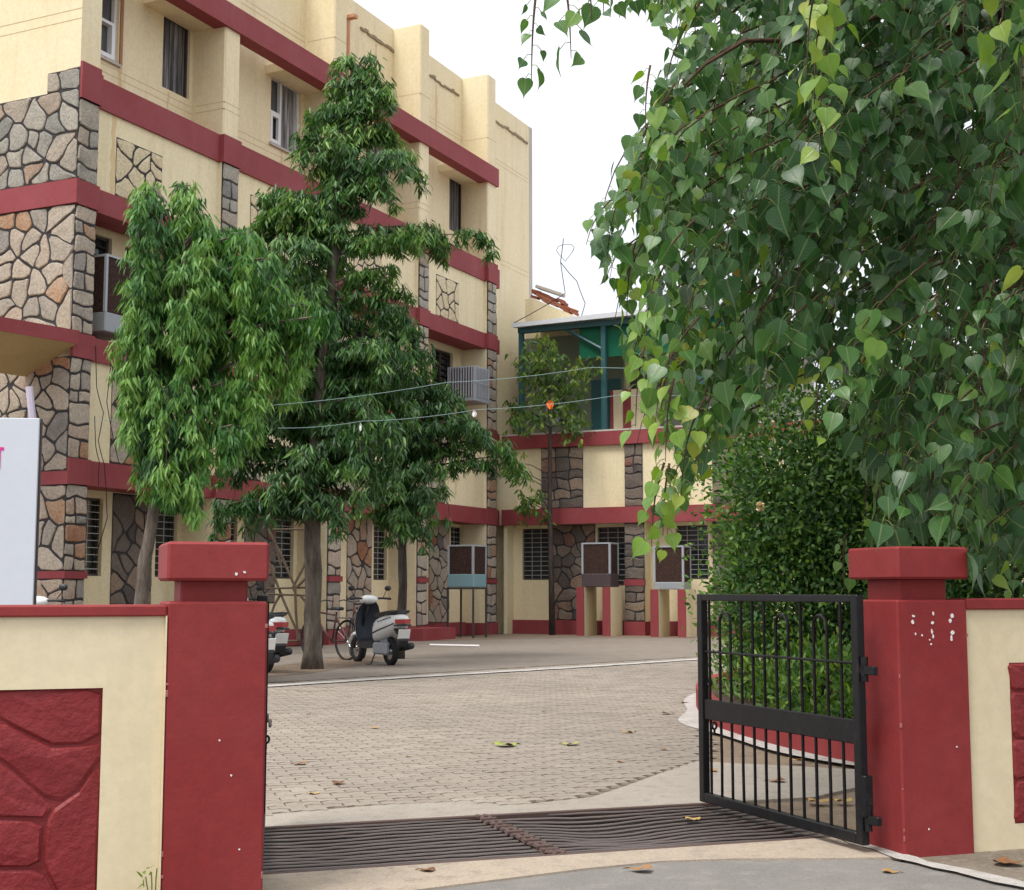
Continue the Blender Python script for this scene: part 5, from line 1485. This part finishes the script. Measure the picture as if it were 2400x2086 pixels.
for base, d, hint, L_, Wd, ti, _ in single:
    d = d.normalized(); n = (hint - hint.dot(d) * d).normalized(); x = d.cross(n)
    i = min(range(len(TN)), key=lambda q: abs(TN[q] - ti))
    o = bpy.data.objects.new('leaf', VAR[(i, rr.randrange(3))]); COL.objects.link(o); o.parent = PT
    Mx = Matrix((x * Wd, d * L_, n * L_)).transposed().to_4x4(); Mx.translation = base - pb_
    o.matrix_local = Mx
A = lambda i: np.array([tuple(l[i]) for l in rest]); Sx = lambda i: np.array([l[i] for l in rest])
tag(leaf_cloud('crown', PEEP_V, PEEP_F, A(0) - np.array(pb_), A(1), A(2), Sx(3), Sx(4), Sx(5), M['peepal'], PT, True), kind='stuff')

# ------------------------------------------------------------------ sign board
SB = empty('sign_board', (-3.43, 10.0, 0), R(5), 'white flex sign board with pink lettering behind the left boundary wall', 'sign')
mb = MB(); mb.bbox(-1.6, 0, -.012, .012, .55, 2.40, .004); mb.build('board', M['board'], SB)
mb = MB(); mb.box(-.02, .012, .012, .04, .5, 2.40); mb.box(-1.6, -.02, .012, .04, 2.36, 2.40); mb.build('frame', M['iron'], SB)
for x in (-1.4, -.05):
    mb = MB(); mb.tube([(x, .05, 0), (x, .05, 2.3)], .02, 8); mb.build('post', M['iron'], SB)
mb = MB()
z0 = 2.18
def letter(x):           # one syllable: head bar, right stem, looped left half
    mb.box(x - .13, x + .045, -.0155, -.0135, z0 - .016, z0 + .006)
    mb.box(x, x + .024, -.0155, -.0135, z0 - .15, z0 - .016)
    r_ = .036; cx = x - .055
    for i in range(12):
        a0, a1 = R(200 - i * 24), R(200 - (i + 1) * 24)
        mb.add([Vector((cx + r_ * 1.2 * math.cos(a), -.0145, z0 - .085 + r_ * math.sin(a) * k)) for a in (a0, a1) for k in (1,)] + [Vector((cx + (r_ - .017) * 1.2 * math.cos(a), -.0145, z0 - .085 + (r_ - .017) * math.sin(a))) for a in (a1, a0)], [(0, 1, 2, 3)])
    mb.box(x - .03, x, -.0155, -.0135, z0 - .095, z0 - .075)
for x in (-.288, -.463, -.638, -.813): letter(x)
mb.build('lettering', M['pink'], SB)
mb = MB(); SPo = at(70, 840, 10.2)
PO = empty('signpost_pole', (SPo.x, SPo.y, 0), 0, 'pale lilac pole rising above the white sign board', 'pole')
mb.tube([(.0, 0, 0), (0, 0, 2.3), (-.05, 0, 2.66)], .028, 8); mb.build('shaft', M['lilac'], PO)

# ------------------------------------------------------------------ desert coolers
def cooler(name, label, loc, rz, w, d, h, tub, body, tubm, group, louv='pad'):
    t = empty(name, loc, rz, label, 'air cooler', group)
    # local: x along, y depth, front faces -y
    mb = MB(); mb.bbox(-w / 2, w / 2, -d / 2, d / 2, 0, tub, .015); mb.build('tub', tubm, t)
    p = .05
    mb = MB()
    for x in (-1, 1):
        for y in (-1, 1):
            cx, cy = x * (w / 2 - p / 2), y * (d / 2 - p / 2)
            mb.box(cx - p / 2, cx + p / 2, cy - p / 2, cy + p / 2, tub, h)
    mb.box(-w / 2, w / 2, -d / 2, d / 2, h, h + .04)
    mb.build('frame', body, t)
    for nm, q in (('pad', (-w / 2 + p, w / 2 - p, -d / 2 + .02, -d / 2 + .04)), ('pad', (-w / 2 + .02, -w / 2 + .04, -d / 2 + p, d / 2 - p)), ('pad', (w / 2 - .04, w / 2 - .02, -d / 2 + p, d / 2 - p)), ('pad', (-w / 2 + p, w / 2 - p, d / 2 - .04, d / 2 - .02))):
        mb = MB(); mb.box(*q, tub, h); mb.build(nm, M['pad'], t)
    if louv == 'bars':
        for k in range(9):
            for (x0, y0, x1, y1) in ((-w / 2 + p, -d / 2, w / 2 - p, -d / 2), (-w / 2, -d / 2 + p, -w / 2, d / 2 - p)):
                f = (k + .5) / 9; x = x0 + (x1 - x0) * f; y = y0 + (y1 - y0) * f
                mb = MB(); mb.box(x - .016, x + .016, y - .012 if y0 == y1 else y - .016, y + .012 if y0 == y1 else y + .016, tub, h); mb.build('grille_bar', body, t)
        for z in (tub + (h - tub) * .5,):
            mb = MB(); mb.box(-w / 2 - .004, w / 2 + .004, -d / 2 - .016, -d / 2 + .01, z - .012, z + .012); mb.build('grille_rail', body, t)
    return t
gcl = 'box shaped desert coolers around the courtyard'
cooler('desert_cooler', 'grey desert cooler jutting from the first floor recess beside the stone corner', B(1.22, -.43, 5.62), ba, .80, .80, 1.32, .34, M['cooler_grey'], M['sheet'], gcl)
cooler('desert_cooler', 'pale barred desert cooler hung at first floor level near the far pier', B(14.6, -.08, 6.05), ba, .85, .80, .88, .10, M['cooler_grey'], M['sheet'], gcl, 'bars')
cooler('desert_cooler', 'desert cooler with faded blue tub on a tall iron stand', B(13.2, .62, 1.25), ba, .72, .72, 1.0, .32, M['cooler_grey'], M['tub_blue'], gcl)
cooler('desert_cooler', 'dark padded desert cooler on the first red and cream brick stand', B(16.05, 3.02, 1.26), ba - R(90), .80, .60, 1.10, .34, M['cooler_grey'], mat('dark_tub', (.07, .05, .055), .6, .3), gcl)
cooler('desert_cooler', 'desert cooler with pale tub on the second red and cream brick stand', B(16.05, 4.98, 1.20), ba - R(90), .80, .60, 1.05, .18, M['cooler_grey'], M['sheet'], gcl)
def iron_stand(name, label, loc, w, h):
    t = empty(name, loc, ba, label, 'stand')
    for x in (-1, 1):
        for y in (-1, 1):
            mb = MB(); mb.box(x * w / 2 - .02, x * w / 2 + .02, y * w / 2 - .02, y * w / 2 + .02, 0, h); mb.build('leg', M['iron'], t)
    mb = MB()
    for y in (-1, 1): mb.box(-w / 2, w / 2, y * w / 2 - .018, y * w / 2 + .018, h - .05, h - .004); mb.box(y * w / 2 - .018, y * w / 2 + .018, -w / 2 + .02, w / 2 - .02, h - .05, h - .006)
    mb.build('top_frame', M['iron'], t); return t
iron_stand('cooler_stand', 'slim dark iron stand under the blue tub cooler', B(13.2, .62, 0), .70, 1.25)
for i, (o_, lb, zt) in enumerate(((2.97, 'red edged cream brick stand under the dark padded cooler', 1.26), (4.98, 'red edged cream brick stand under the pale tub cooler', 1.20))):
    t = empty('brick_stand', B(16.0, o_, 0), ba, lb, 'stand', 'brick cooler stands')
    for q in (-.36, .36):
        mb = MB(); mb.box(-.30, .55, -q - .10, -q + .10, 0, zt - .004); lg = mb.build('leg', M['cream'], t)
        mb = MB(); mb.box(-.335, -.302, -q - .105, -q + .105, 0, zt - .002); mb.build('red_edge', M['red'], lg)

# crossing pole stand by the tree
XS = empty('pole_stand', B(5.6, 1.6, 0), ba, 'rickety stand of crossed dark poles between the tree and the left pillar', 'stand')
def pole(a, b, r_=.028):
    mb = MB(); pa, pb2 = Vector(a), Vector(b); mid = pa.lerp(pb2, .5) + Vector((random.uniform(-.03, .03), random.uniform(-.03, .03), 0))
    mb.tube([pa, mid, pb2], [r_, r_ * .95, r_ * .85], 6); mb.build('pole', M['wood'], XS)
def loc_(v): return Matrix.Rotation(-ba, 4, 'Z') @ (v - B(5.6, 1.6, 0))
for (x0, y0, x1, y1) in ((540, 1065, 593, 1180), (628, 1095, 590, 1182), (540, 1130, 606, 1290), (594, 1178, 600, 1290), (566, 1195, 545, 1240), (552, 1085, 566, 1140), (606, 1200, 632, 1240), (620, 1160, 590, 1190)):
    pole(loc_(at(x0, y0, 25.6)), loc_(at(x1, y1, 25.6)))
for (x0, y0, x1, y1) in ((535, 1185, 632, 1183), (535, 1196, 632, 1200), (548, 1290, 632, 1291), (545, 1066, 632, 1066)):
    pole(loc_(at(x0, y0, 25.5)), loc_(at(x1, y1, 25.7)), .022)

# ------------------------------------------------------------------ scooters and bicycle
def ell(x, hw, zc, hh, n=14, sq=2.6):
    out = []
    for i in range(n):
        a = 2 * math.pi * i / n; c, s_ = math.cos(a), math.sin(a)
        out.append(Vector((x, hw * math.copysign(abs(c) ** (2 / sq), c), zc + hh * math.copysign(abs(s_) ** (2 / sq), s_))))
    return out
def scooter(loc, heading, label, body='silver', lean=0):
    t = empty('parked_scooter', loc, heading, label, 'scooter', 'parked scooters in the courtyard')
    def P(n, mb, m_, par=None, sm=True): return mb.build(n, M[m_], par or t, smooth=sm)
    for x in (0, 1.24):
        mb = MB(); mb.torus((x, 0, .225), (0, 1, 0), .175, .052, 28, 10); w = P('wheel', mb, 'tyre')
        mb = MB(); mb.disc((x, 0, .225), (0, 1, 0), .135, .05, 20); mb.disc((x, 0, .225), (0, 1, 0), .05, .09, 12); P('rim', mb, 'chrome', w, False)
    mb = MB(); mb.loft([ell(x, hw, zc, hh) for x, hw, zc, hh in ((-.46, .03, .74, .02), (-.43, .085, .725, .055), (-.36, .135, .70, .10), (-.24, .175, .665, .145), (-.05, .195, .625, .175), (.15, .19, .585, .185), (.32, .165, .55, .18), (.46, .11, .50, .15), (.50, .07, .48, .12))]); P('rear_body', mb, body)
    mb = MB(); mb.loft([ell(x, hw, zc, hh, 14, 3.2) for x, hw, zc, hh in ((-.36, .06, .815, .02), (-.30, .115, .815, .04), (-.10, .14, .815, .045), (.12, .145, .79, .05), (.30, .135, .77, .05), (.46, .10, .755, .045), (.52, .06, .745, .03))]); P('seat', mb, 'plastic')
    mb = MB(); mb.tube([(-.10, .16, .79), (-.30, .15, .83), (-.44, .09, .85), (-.47, 0, .855), (-.44, -.09, .85), (-.30, -.15, .83), (-.10, -.16, .79)], .014, 7); P('grab_rail', mb, 'plastic')
    mb = MB(); mb.loft([[Vector((-.475 + .06 * abs(y) / .13, y, z)) for z in (.66, .725)] + [Vector((-.40, y, z)) for z in (.725, .66)] for y in (-.13, -.065, 0, .065, .13)]); P('tail_lamp', mb, 'redlamp', None, False)
    mb = MB(); mb.loft([[Vector((-.462 + .06 * abs(y) / .15, y, z)) for z in (.62, .645)] + [Vector((-.40, y, z)) for z in (.645, .62)] for y in (-.15, -.07, 0, .07, .15)]); P('bumper_strip', mb, 'plastic', None, False)
    for s_ in (-1, 1):
        mb = MB(); mb.tube([(-.36, .135 * s_, .66), (-.15, .187 * s_, .60), (.10, .197 * s_, .545), (.34, .165 * s_, .50)], .010, 6); P('side_trim', mb, 'plastic')
        mb = MB(); mb.tube([(-.30, .155 * s_, .755), (-.10, .185 * s_, .72), (.12, .185 * s_, .68)], .006, 5); P('side_stripe', mb, 'plastic')
    Mx = Matrix.Translation((-.455, 0, .50)) @ Matrix.Rotation(R(-18), 4, 'Y')
    mb = MB(); mb.bbox(-.006, .006, -.10, .10, -.075, .075, .003, .5, Mx); P('number_plate', mb, 'plate', None, False)
    mb = MB(); mb.loft([[Vector((x, -hw, z)), Vector((x, hw, z)), Vector((x + .02, hw, z - .02)), Vector((x + .02, -hw, z - .02))] for x, hw, z in ((-.30, .10, .60), (-.42, .09, .50), (-.45, .08, .40), (-.42, .075, .33))]); P('mudguard', mb, 'plastic', None, False)
    mb = MB(); mb.bbox(-.10, .38, .06, .15, .17, .36, .03); mb.bbox(.0, .30, -.06, .06, .20, .44, .04); P('engine_case', mb, 'cooler_grey', None, False)
    mb = MB(); mb.tube([(.28, -.12, .22), (.05, -.15, .24), (-.05, -.155, .27), (-.40, -.16, .32)], [.03, .045, .055, .05], 10); P('exhaust', mb, 'plastic')
    mb = MB(); mb.loft([[Vector((x, -hw, z)), Vector((x, hw, z)), Vector((x, hw, z - .09)), Vector((x, -hw, z - .09))] for x, hw, z in ((.40, .13, .36), (.55, .17, .345), (.80, .17, .345), (.92, .16, .40))]); P('floorboard', mb, 'plastic', None, False)
    def shield(dx, hwk): return [[Vector((x + dx - .06 * (1 - (2 * j / 8 - 1) ** 2) * -1 - .07 * abs(2 * j / 8 - 1), hw * hwk * (2 * j / 8 - 1), z)) for j in range(9)] for x, hw, z in ((.90, .16, .34), (.92, .19, .48), (.93, .205, .65), (.90, .20, .80), (.86, .15, .92), (.84, .10, .98))]
    A0, B0 = shield(0, 1), shield(.05, 1)
    mb = MB()
    for g, r_ in ((A0, 1), (B0, -1)):
        vs = [p for row in g for p in row]; mb.add(vs, [(i * 9 + j, i * 9 + j + 1, (i + 1) * 9 + j + 1, (i + 1) * 9 + j) for i in range(5) for j in range(8)])
    P('leg_shield', MBjoin(A0), 'navy', None, True); P('front_apron', MBjoin(B0), body, None, True)
    mb = MB(); mb.loft([ell(x, hw, zc, hh, 12, 2.2) for x, hw, zc, hh in ((.72, .04, 1.02, .03), (.76, .13, 1.02, .06), (.84, .15, 1.02, .075), (.92, .12, 1.01, .075), (.98, .06, 1.0, .05))]); P('handle_cowl', mb, body)
    mb = MB(); mb.tube([(.76, .36, 1.03), (.80, .22, 1.04), (.82, 0, 1.03), (.80, -.22, 1.04), (.76, -.36, 1.03)], [.019, .017, .014, .017, .019], 8); P('handlebar', mb, 'plastic')
    mb = MB(); mb.disc((.985, 0, 1.0), (1, 0, -.1), .06, .02, 16); P('headlamp', mb, 'mirror', None, False)
    for s_ in (-1, 1):
        mb = MB(); mb.tube([(.80, .24 * s_, 1.05), (.83, .29 * s_, 1.13), (.82, .31 * s_, 1.17)], .006, 5); mm = P('mirror', mb, 'plastic')
        mb = MB(); mb.loft([ell(x, .058 * k, 1.20, .042 * k, 12, 2.4) for x, k in ((.79, .9), (.80, 1), (.83, .8), (.85, .3))])
        mb.v = [(x, y + .32 * s_, z) for x, y, z in mb.v]; P('mirror_shell', mb, 'plastic', mm)
    mb = MB(); mb.tube([(1.24, .07, .24), (1.12, .07, .48), (.98, .03, .60), (.84, 0, .95)], .02, 7); mb.tube([(1.24, -.07, .24), (1.12, -.07, .48), (.98, -.03, .60)], .02, 7); P('fork', mb, 'plastic')
    mb = MB(); rings = []
    for i in range(9):
        a = R(20 + i * 18); cx, cz = 1.24 + .26 * math.cos(a), .225 + .26 * math.sin(a)
        rings.append([Vector((cx, -.075, cz - .03)), Vector((cx + .02 * math.cos(a), -.04, cz + .02)), Vector((cx + .02 * math.cos(a), .04, cz + .02)), Vector((cx, .075, cz - .03))])
    mb.loft(rings, False); P('front_fender', mb, body)
    mb = MB(); mb.tube([(.32, .10, .24), (.30, .20, .02), (.34, .26, .012)], .012, 6); P('side_stand', mb, 'plastic')
    return t
def MBjoin(g):
    mb = MB(); w = len(g[0]); vs = [p for row in g for p in row]
    mb.add(vs + [Vector((p.x + .012, p.y, p.z)) for p in vs], [(i * w + j, i * w + j + 1, (i + 1) * w + j + 1, (i + 1) * w + j) for i in range(len(g) - 1) for j in range(w - 1)] + [(len(vs) + i * w + j, len(vs) + i * w + j + 1, len(vs) + (i + 1) * w + j + 1, len(vs) + (i + 1) * w + j) for i in range(len(g) - 1) for j in range(w - 1)])
    return mb
hd = math.atan2(1.08, -.64)
sc1 = scooter((-1.88, 21.75, 0), hd, 'silver white scooter with dark leg shield parked right of the thick tree')
def scoot_copy(loc, h_, label):
    c = copy_tree(sc1); c.location = loc; c.rotation_euler = (0, 0, h_); c['label'] = label; return c
scoot_copy((-3.47, 19.7, 0), hd + R(8), 'silver scooter half hidden by the left pillar, its tail and plate showing')
scoot_copy((-3.30, 17.6, 0), hd + R(10), 'scooter hidden behind the left pillar with one mirror beside the pillar neck')
scoot_copy((-5.85, 16.4, 0), hd + R(-30), 'scooter hidden behind the left wall with its handlebar by the white sign')
BK = empty('parked_bicycle', (-2.75, 23.3, 0), hd + R(12), 'dark bicycle leaning between the thick tree and the silver scooter', 'bicycle')
for x in (0, 1.02):
    mb = MB(); mb.torus((x, 0, .34), (0, 1, 0), .32, .02, 32, 8); w = mb.build('wheel', M['tyre'], BK, smooth=True)
    mb = MB()
    for k in range(12):
        a = math.pi * k / 12; mb.tube([(x + .31 * math.cos(a), 0, .34 + .31 * math.sin(a)), (x - .31 * math.cos(a), 0, .34 - .31 * math.sin(a))], .0025, 4)
    mb.build('spokes', M['chrome'], w)
mb = MB()
for a, b in (((.0, 0, .34), (.42, 0, .30)), ((.42, 0, .30), (.30, 0, .80)), ((.0, 0, .34), (.32, 0, .72)), ((.42, 0, .30), (.90, 0, .70)), ((.32, 0, .75), (.88, 0, .80)), ((.87, 0, .90), (1.02, 0, .34))): mb.tube([a, b], .017, 7)
mb.build('frame', metal_paint('maroon_cycle_enamel', (.06, .02, .018), .5), BK, smooth=True)
mb = MB(); mb.loft([ell(x, hw, .86, .03, 10) for x, hw in ((.16, .05), (.22, .085), (.34, .07), (.44, .02))]); mb.build('saddle', M['plastic'], BK, smooth=True)
mb = MB(); mb.tube([(.78, .28, .98), (.90, .18, 1.0), (.88, 0, .96), (.90, -.18, 1.0), (.78, -.28, .98)], .012, 7); mb.tube([(.88, 0, .88), (.88, 0, .97)], .014, 6); mb.build('handlebar', M['iron'], BK, smooth=True)
mb = MB(); mb.box(-.30, .22, -.07, .07, .70, .715); mb.tube([(-.28, .06, .70), (0, .04, .34)], .007, 5); mb.tube([(-.28, -.06, .70), (0, -.04, .34)], .007, 5); mb.build('carrier', M['iron'], BK)
bk2 = copy_tree(BK); bk2.location = (-2.55, 23.9, 0); bk2.rotation_euler = (0, 0, hd + R(-14)); bk2['label'] = 'second dark bicycle behind the first, its handlebar above the saddle'
BK['group'] = bk2['group'] = 'bicycles behind the thick tree'

# ------------------------------------------------------------------ strings, tags, cables
def sagging(name, pts, r_, m_, label, cat, group=None, sag=.05):
    P_ = []
    for i in range(len(pts) - 1):
        for k in range(6):
            t = k / 6; p = Vector(pts[i]).lerp(Vector(pts[i + 1]), t); p.z -= sag * 4 * t * (1 - t) * .5; P_.append(p)
    P_.append(Vector(pts[-1])); c = P_[0].copy()
    mb = MB(); mb.tube(P_, r_, 5); o = mb.build(name, m_, None, loc=c); return tag(o, label, cat, group)
gs = 'strings stretched across the courtyard'
sagging('bunting_string', [at(185, 848, 22), at(560, 815, 16.4), at(900, 770, 15), at(1190, 740, 14), at(1640, 730, 11.6)], .0032, M['string'], 'pale upper string running from the stone corner into the heart leaved tree', 'string', gs)
sagging('bunting_string', [at(560, 862, 16.4), at(730, 848, 16), at(960, 825, 15.2), at(1250, 795, 13.5), at(1420, 790, 12.5)], .0032, M['string'], 'pale lower string with paper tags crossing in front of the trees', 'string', gs)
def scrap(name, vx, vy, Y, w, h, m_, label):
    c = at(vx, vy, Y); r_ = random.Random(int(vx)); mb = MB(); n = 7
    pts = [Vector((w * math.cos(2 * math.pi * i / n) * r_.uniform(.7, 1.1), .015 * math.sin(i * 2.2), h * math.sin(2 * math.pi * i / n) * r_.uniform(.7, 1.1))) for i in range(n)]
    mb.add(pts + [p + Vector((0, .006, 0)) for p in pts], [tuple(range(n)), tuple(range(n, 2 * n))] + [(i, (i + 1) % n, n + (i + 1) % n, n + i) for i in range(n)])
    mb.v = [(x + c.x, y + c.y, z + c.z) for x, y, z in mb.v]
    return tag(mb.build(name, m_, None, loc=c), label, 'paper tag', 'paper tags hanging on the strings')
scrap('paper_tag', 955, 833, 15.1, .028, .05, M['paper'], 'oval white paper tag on the lower string at the dark tree')
scrap('paper_tag', 726, 860, 15.9, .018, .055, M['paper'], 'narrow white paper tag hanging beside the thick trunk')
scrap('paper_tag', 1108, 815, 14.3, .045, .05, M['orange'], 'bright orange paper tag in front of the sapling')
gc = 'loose black cables on the buildings'
def Hc(s, o, z): return B(s, o, z)
sagging('loose_cable', [Hc(.52, .06, 5.3), Hc(.62, .02, 4.6), Hc(.85, -.02, 4.2), Hc(.72, 0, 3.7), Hc(.80, .08, 3.3), Hc(.85, .09, 2.9), Hc(1.0, .0, 2.4), Hc(1.05, -.3, 1.7), Hc(.9, -.4, 1.55)], .008, M['cable'], 'looping black cable down the corner bay beside stone pier', 'cable', gc)
sagging('loose_cable', [Hc(.95, .06, 5.4), Hc(.92, .02, 4.8), Hc(.9, .0, 4.4), Hc(1.05, 0, 3.9), Hc(1.18, .07, 3.35)], .008, M['cable'], 'straighter black cable hanging beside the framed stone insert', 'cable', gc)
sagging('loose_cable', [Hc(.55, .06, 4.1), Hc(.62, .04, 3.6), Hc(.66, .09, 3.35), Hc(.66, .09, 2.92)], .008, M['cable'], 'short black cable crossing the lowest red band at the corner', 'cable', gc)
sagging('roof_cable', [B(17.6, 1.35, 11.0), B(18.2, 1.0, 10.5), B(18.3, 1.1, 9.6), B(17, .1, 8.6)], .012, M['cable'], 'thin black cable dropping from the hostel end to the shed roof', 'cable', gc)
sagging('roof_cable', [B(18.2, 1.0, 10.5), B(18.2, 1.5, 9.9), B(17.6, 2.0, 9.1), B(16.7, 2.2, 8.4)], .012, M['cable'], 'thin black cable trailing over the broken brickwork onto shed', 'cable', gc)
lp = [B(18.2, 1.15 + .22 * math.cos(a) + .1 * math.sin(2 * a), 10.75 + .25 * math.sin(a)) for a in [i * .55 for i in range(13)]]
sagging('roof_cable', lp, .008, M['cable'], 'curled wire loop against the sky at the hostel end', 'cable', gc, 0)

def gp(vx, vy, z=0.0):
    a = at(vx, vy, 1.0) - Vector((0, 0, EYE)); return Vector((0, 0, EYE)) + a * ((z - EYE) / a.z)
sagging('fallen_pipe', [gp(866, 1299, .03), gp(965, 1301, .03)], .028, M['paper'], 'thin white pipe lying on the dirt before the blue tub cooler', 'pipe', None, 0)
# ------------------------------------------------------------------ fallen leaves, weeds
rr = random.Random(77)
def fallen(x, y, L_, tint, label, z=.012, group='fallen leaves on the ground'):
    n = len(PEEP_V); c1, c2 = rr.uniform(.0, .25), rr.uniform(-.1, .18)
    vs = [Vector((vx * L_ * .8, (vy - .5) * L_, L_ * (.3 * vz + c1 * vx * vx + c2 * (vy - .5) ** 2 + .05 * math.sin(9 * vy)))) for vx, vy, vz in PEEP_V]
    mz = min(v.z for v in vs); mb = MB(); mb.add([v - Vector((0, 0, mz)) for v in vs], PEEP_F, tint)
    o = mb.build('fallen_leaf', M['dry_leaf'], None, smooth=True, recalc=False); o.location = (x, y, z); o.rotation_euler = (0, 0, rr.uniform(0, 6.28))
    return tag(o, label, 'leaf', group)
for x, y, L_, ti, lb in ((-1.42, 9.37, .10, .35, 'brown curled leaf on pavers, farther of two near the left pillar'), (-1.04, 8.42, .10, .08, 'dark brown leaf on the pavers near the left pillar'), (-1.14, 8.05, .08, .72, 'small yellowish leaf on pavers near the concrete strip'),
                         (-.02, 10.48, .20, .93, 'large yellow and green leaf flat in the middle of the pavers'), (.42, 10.56, .14, .88, 'pale green leaf lying right of the large yellow leaf'), (.96, 11.44, .12, .5, 'tan leaf on pavers left of the gate edge'),
                         (.90, 7.17, .10, .66, 'yellowish curled leaf resting on the right grate panel'), (.52, 5.89, .11, .45, 'orange brown leaf on the near concrete edge by the road'), (-.36, 5.87, .08, .15, 'dark leaf on concrete at the near edge of left grate'),
                         (1.57, 5.87, .08, .55, 'tan leaf on the asphalt before the flecked pillar'), (2.11, 6.08, .16, .25, 'brown leaves lump on the verge under the right wall'), (1.94, 9.56, .13, .6, 'tan leaf on lime dust behind the lower gate bars'), (1.66, 7.77, .15, .62, 'large pale dry leaf at the grate behind the gate'),
                         (1.80, 7.77, .12, .75, 'yellow leaf at the grate just behind the gate hinge side'), (1.29, 9.05, .09, .5, 'tan leaf beside the gate end on the concrete'), (1.77, 14.47, .10, .4, 'brown leaf near the far planter kerb'), (1.46, 13.15, .12, .1, 'dark leaf on pavers before the planter kerb'), (1.59, 8.57, .12, .3, 'brown leaf on concrete seen between gate rods')):
    fallen(x, y, L_, ti, lb, -.003 if ('asphalt' in lb or 'verge' in lb or 'near concrete' in lb and y < 5.88) else .004 if ('concrete' in lb or 'grate' in lb) else .009)
for x, y, lb in ((-.36, 15.4, 'tiny dry leaf on the paving just short of the white line, middle'), (-.94, 18.2, 'tiny dry leaf lying right beside the white line'), (-.72, 9.82, 'tiny dark leaf on pavers between the left pillar and the yellow leaf'),
                 (.73, 9.52, 'tiny pale leaf on pavers right of the large yellow leaf'), (-1.15, 11.8, 'tiny brown leaf on pavers below the scooter, near the left pillar'), (.3, 13.4, 'tiny leaf on pavers behind the large yellow leaf'), (-1.9, 13.1, 'tiny leaf on pavers tucked close beside the left pillar edge'),
                 (.9, 16.5, 'tiny leaf on distant pavers left of the gate top'), (-.5, 12.4, 'tiny leaf alone in the middle of the pavers'), (1.1, 10.2, 'tiny leaf on pavers nearest the open gate end')):
    fallen(x, y, rr.uniform(.05, .08), rr.uniform(.05, .6), lb, .009, group='tiny dry leaves scattered over the courtyard')
WD = empty('weed', G(-3.19, .03, 0), 0, 'small green weed growing at the left wall foot beside the pillar', 'plant')
mb = MB()
for k in range(3): mb.tube([(k * .012 - .012, 0, 0), (k * .014 - .012, -.01, .08 + .02 * k), (k * .02 - .02, -.015, .13 + .015 * k)], .0025, 4)
mb.build('stem', M['petiole'], WD)
cen = np.array([[random.uniform(-.03, .03), -.02, random.uniform(.09, .17)] for _ in range(9)])
tag(leaf_cloud('foliage', OVAL_V, OVAL_F, cen, rng.normal(size=(9, 3)) * .7 + np.array([0, -.3, .2]), rng.normal(size=(9, 3)) + np.array([0, -.5, 1]), np.full(9, .035), np.full(9, .016), np.full(9, .8), M['herb'], WD), kind='stuff')
BF = tag(leaf_cloud('rose_bloom', OVAL_V, OVAL_F, np.repeat(np.array([[0., 0, 0]]), 26, 0), rng.normal(size=(26, 3)) + np.array([0, -.6, .3]), rng.normal(size=(26, 3)), np.full(26, .05), np.full(26, .045), np.full(26, .5), mat('cream_petal', (.74, .62, .36), .6, .2), None), 'single cream yellow bloom on the tall hedge bush', 'flower')
BF.location = at(1532, 1020, 11.6)
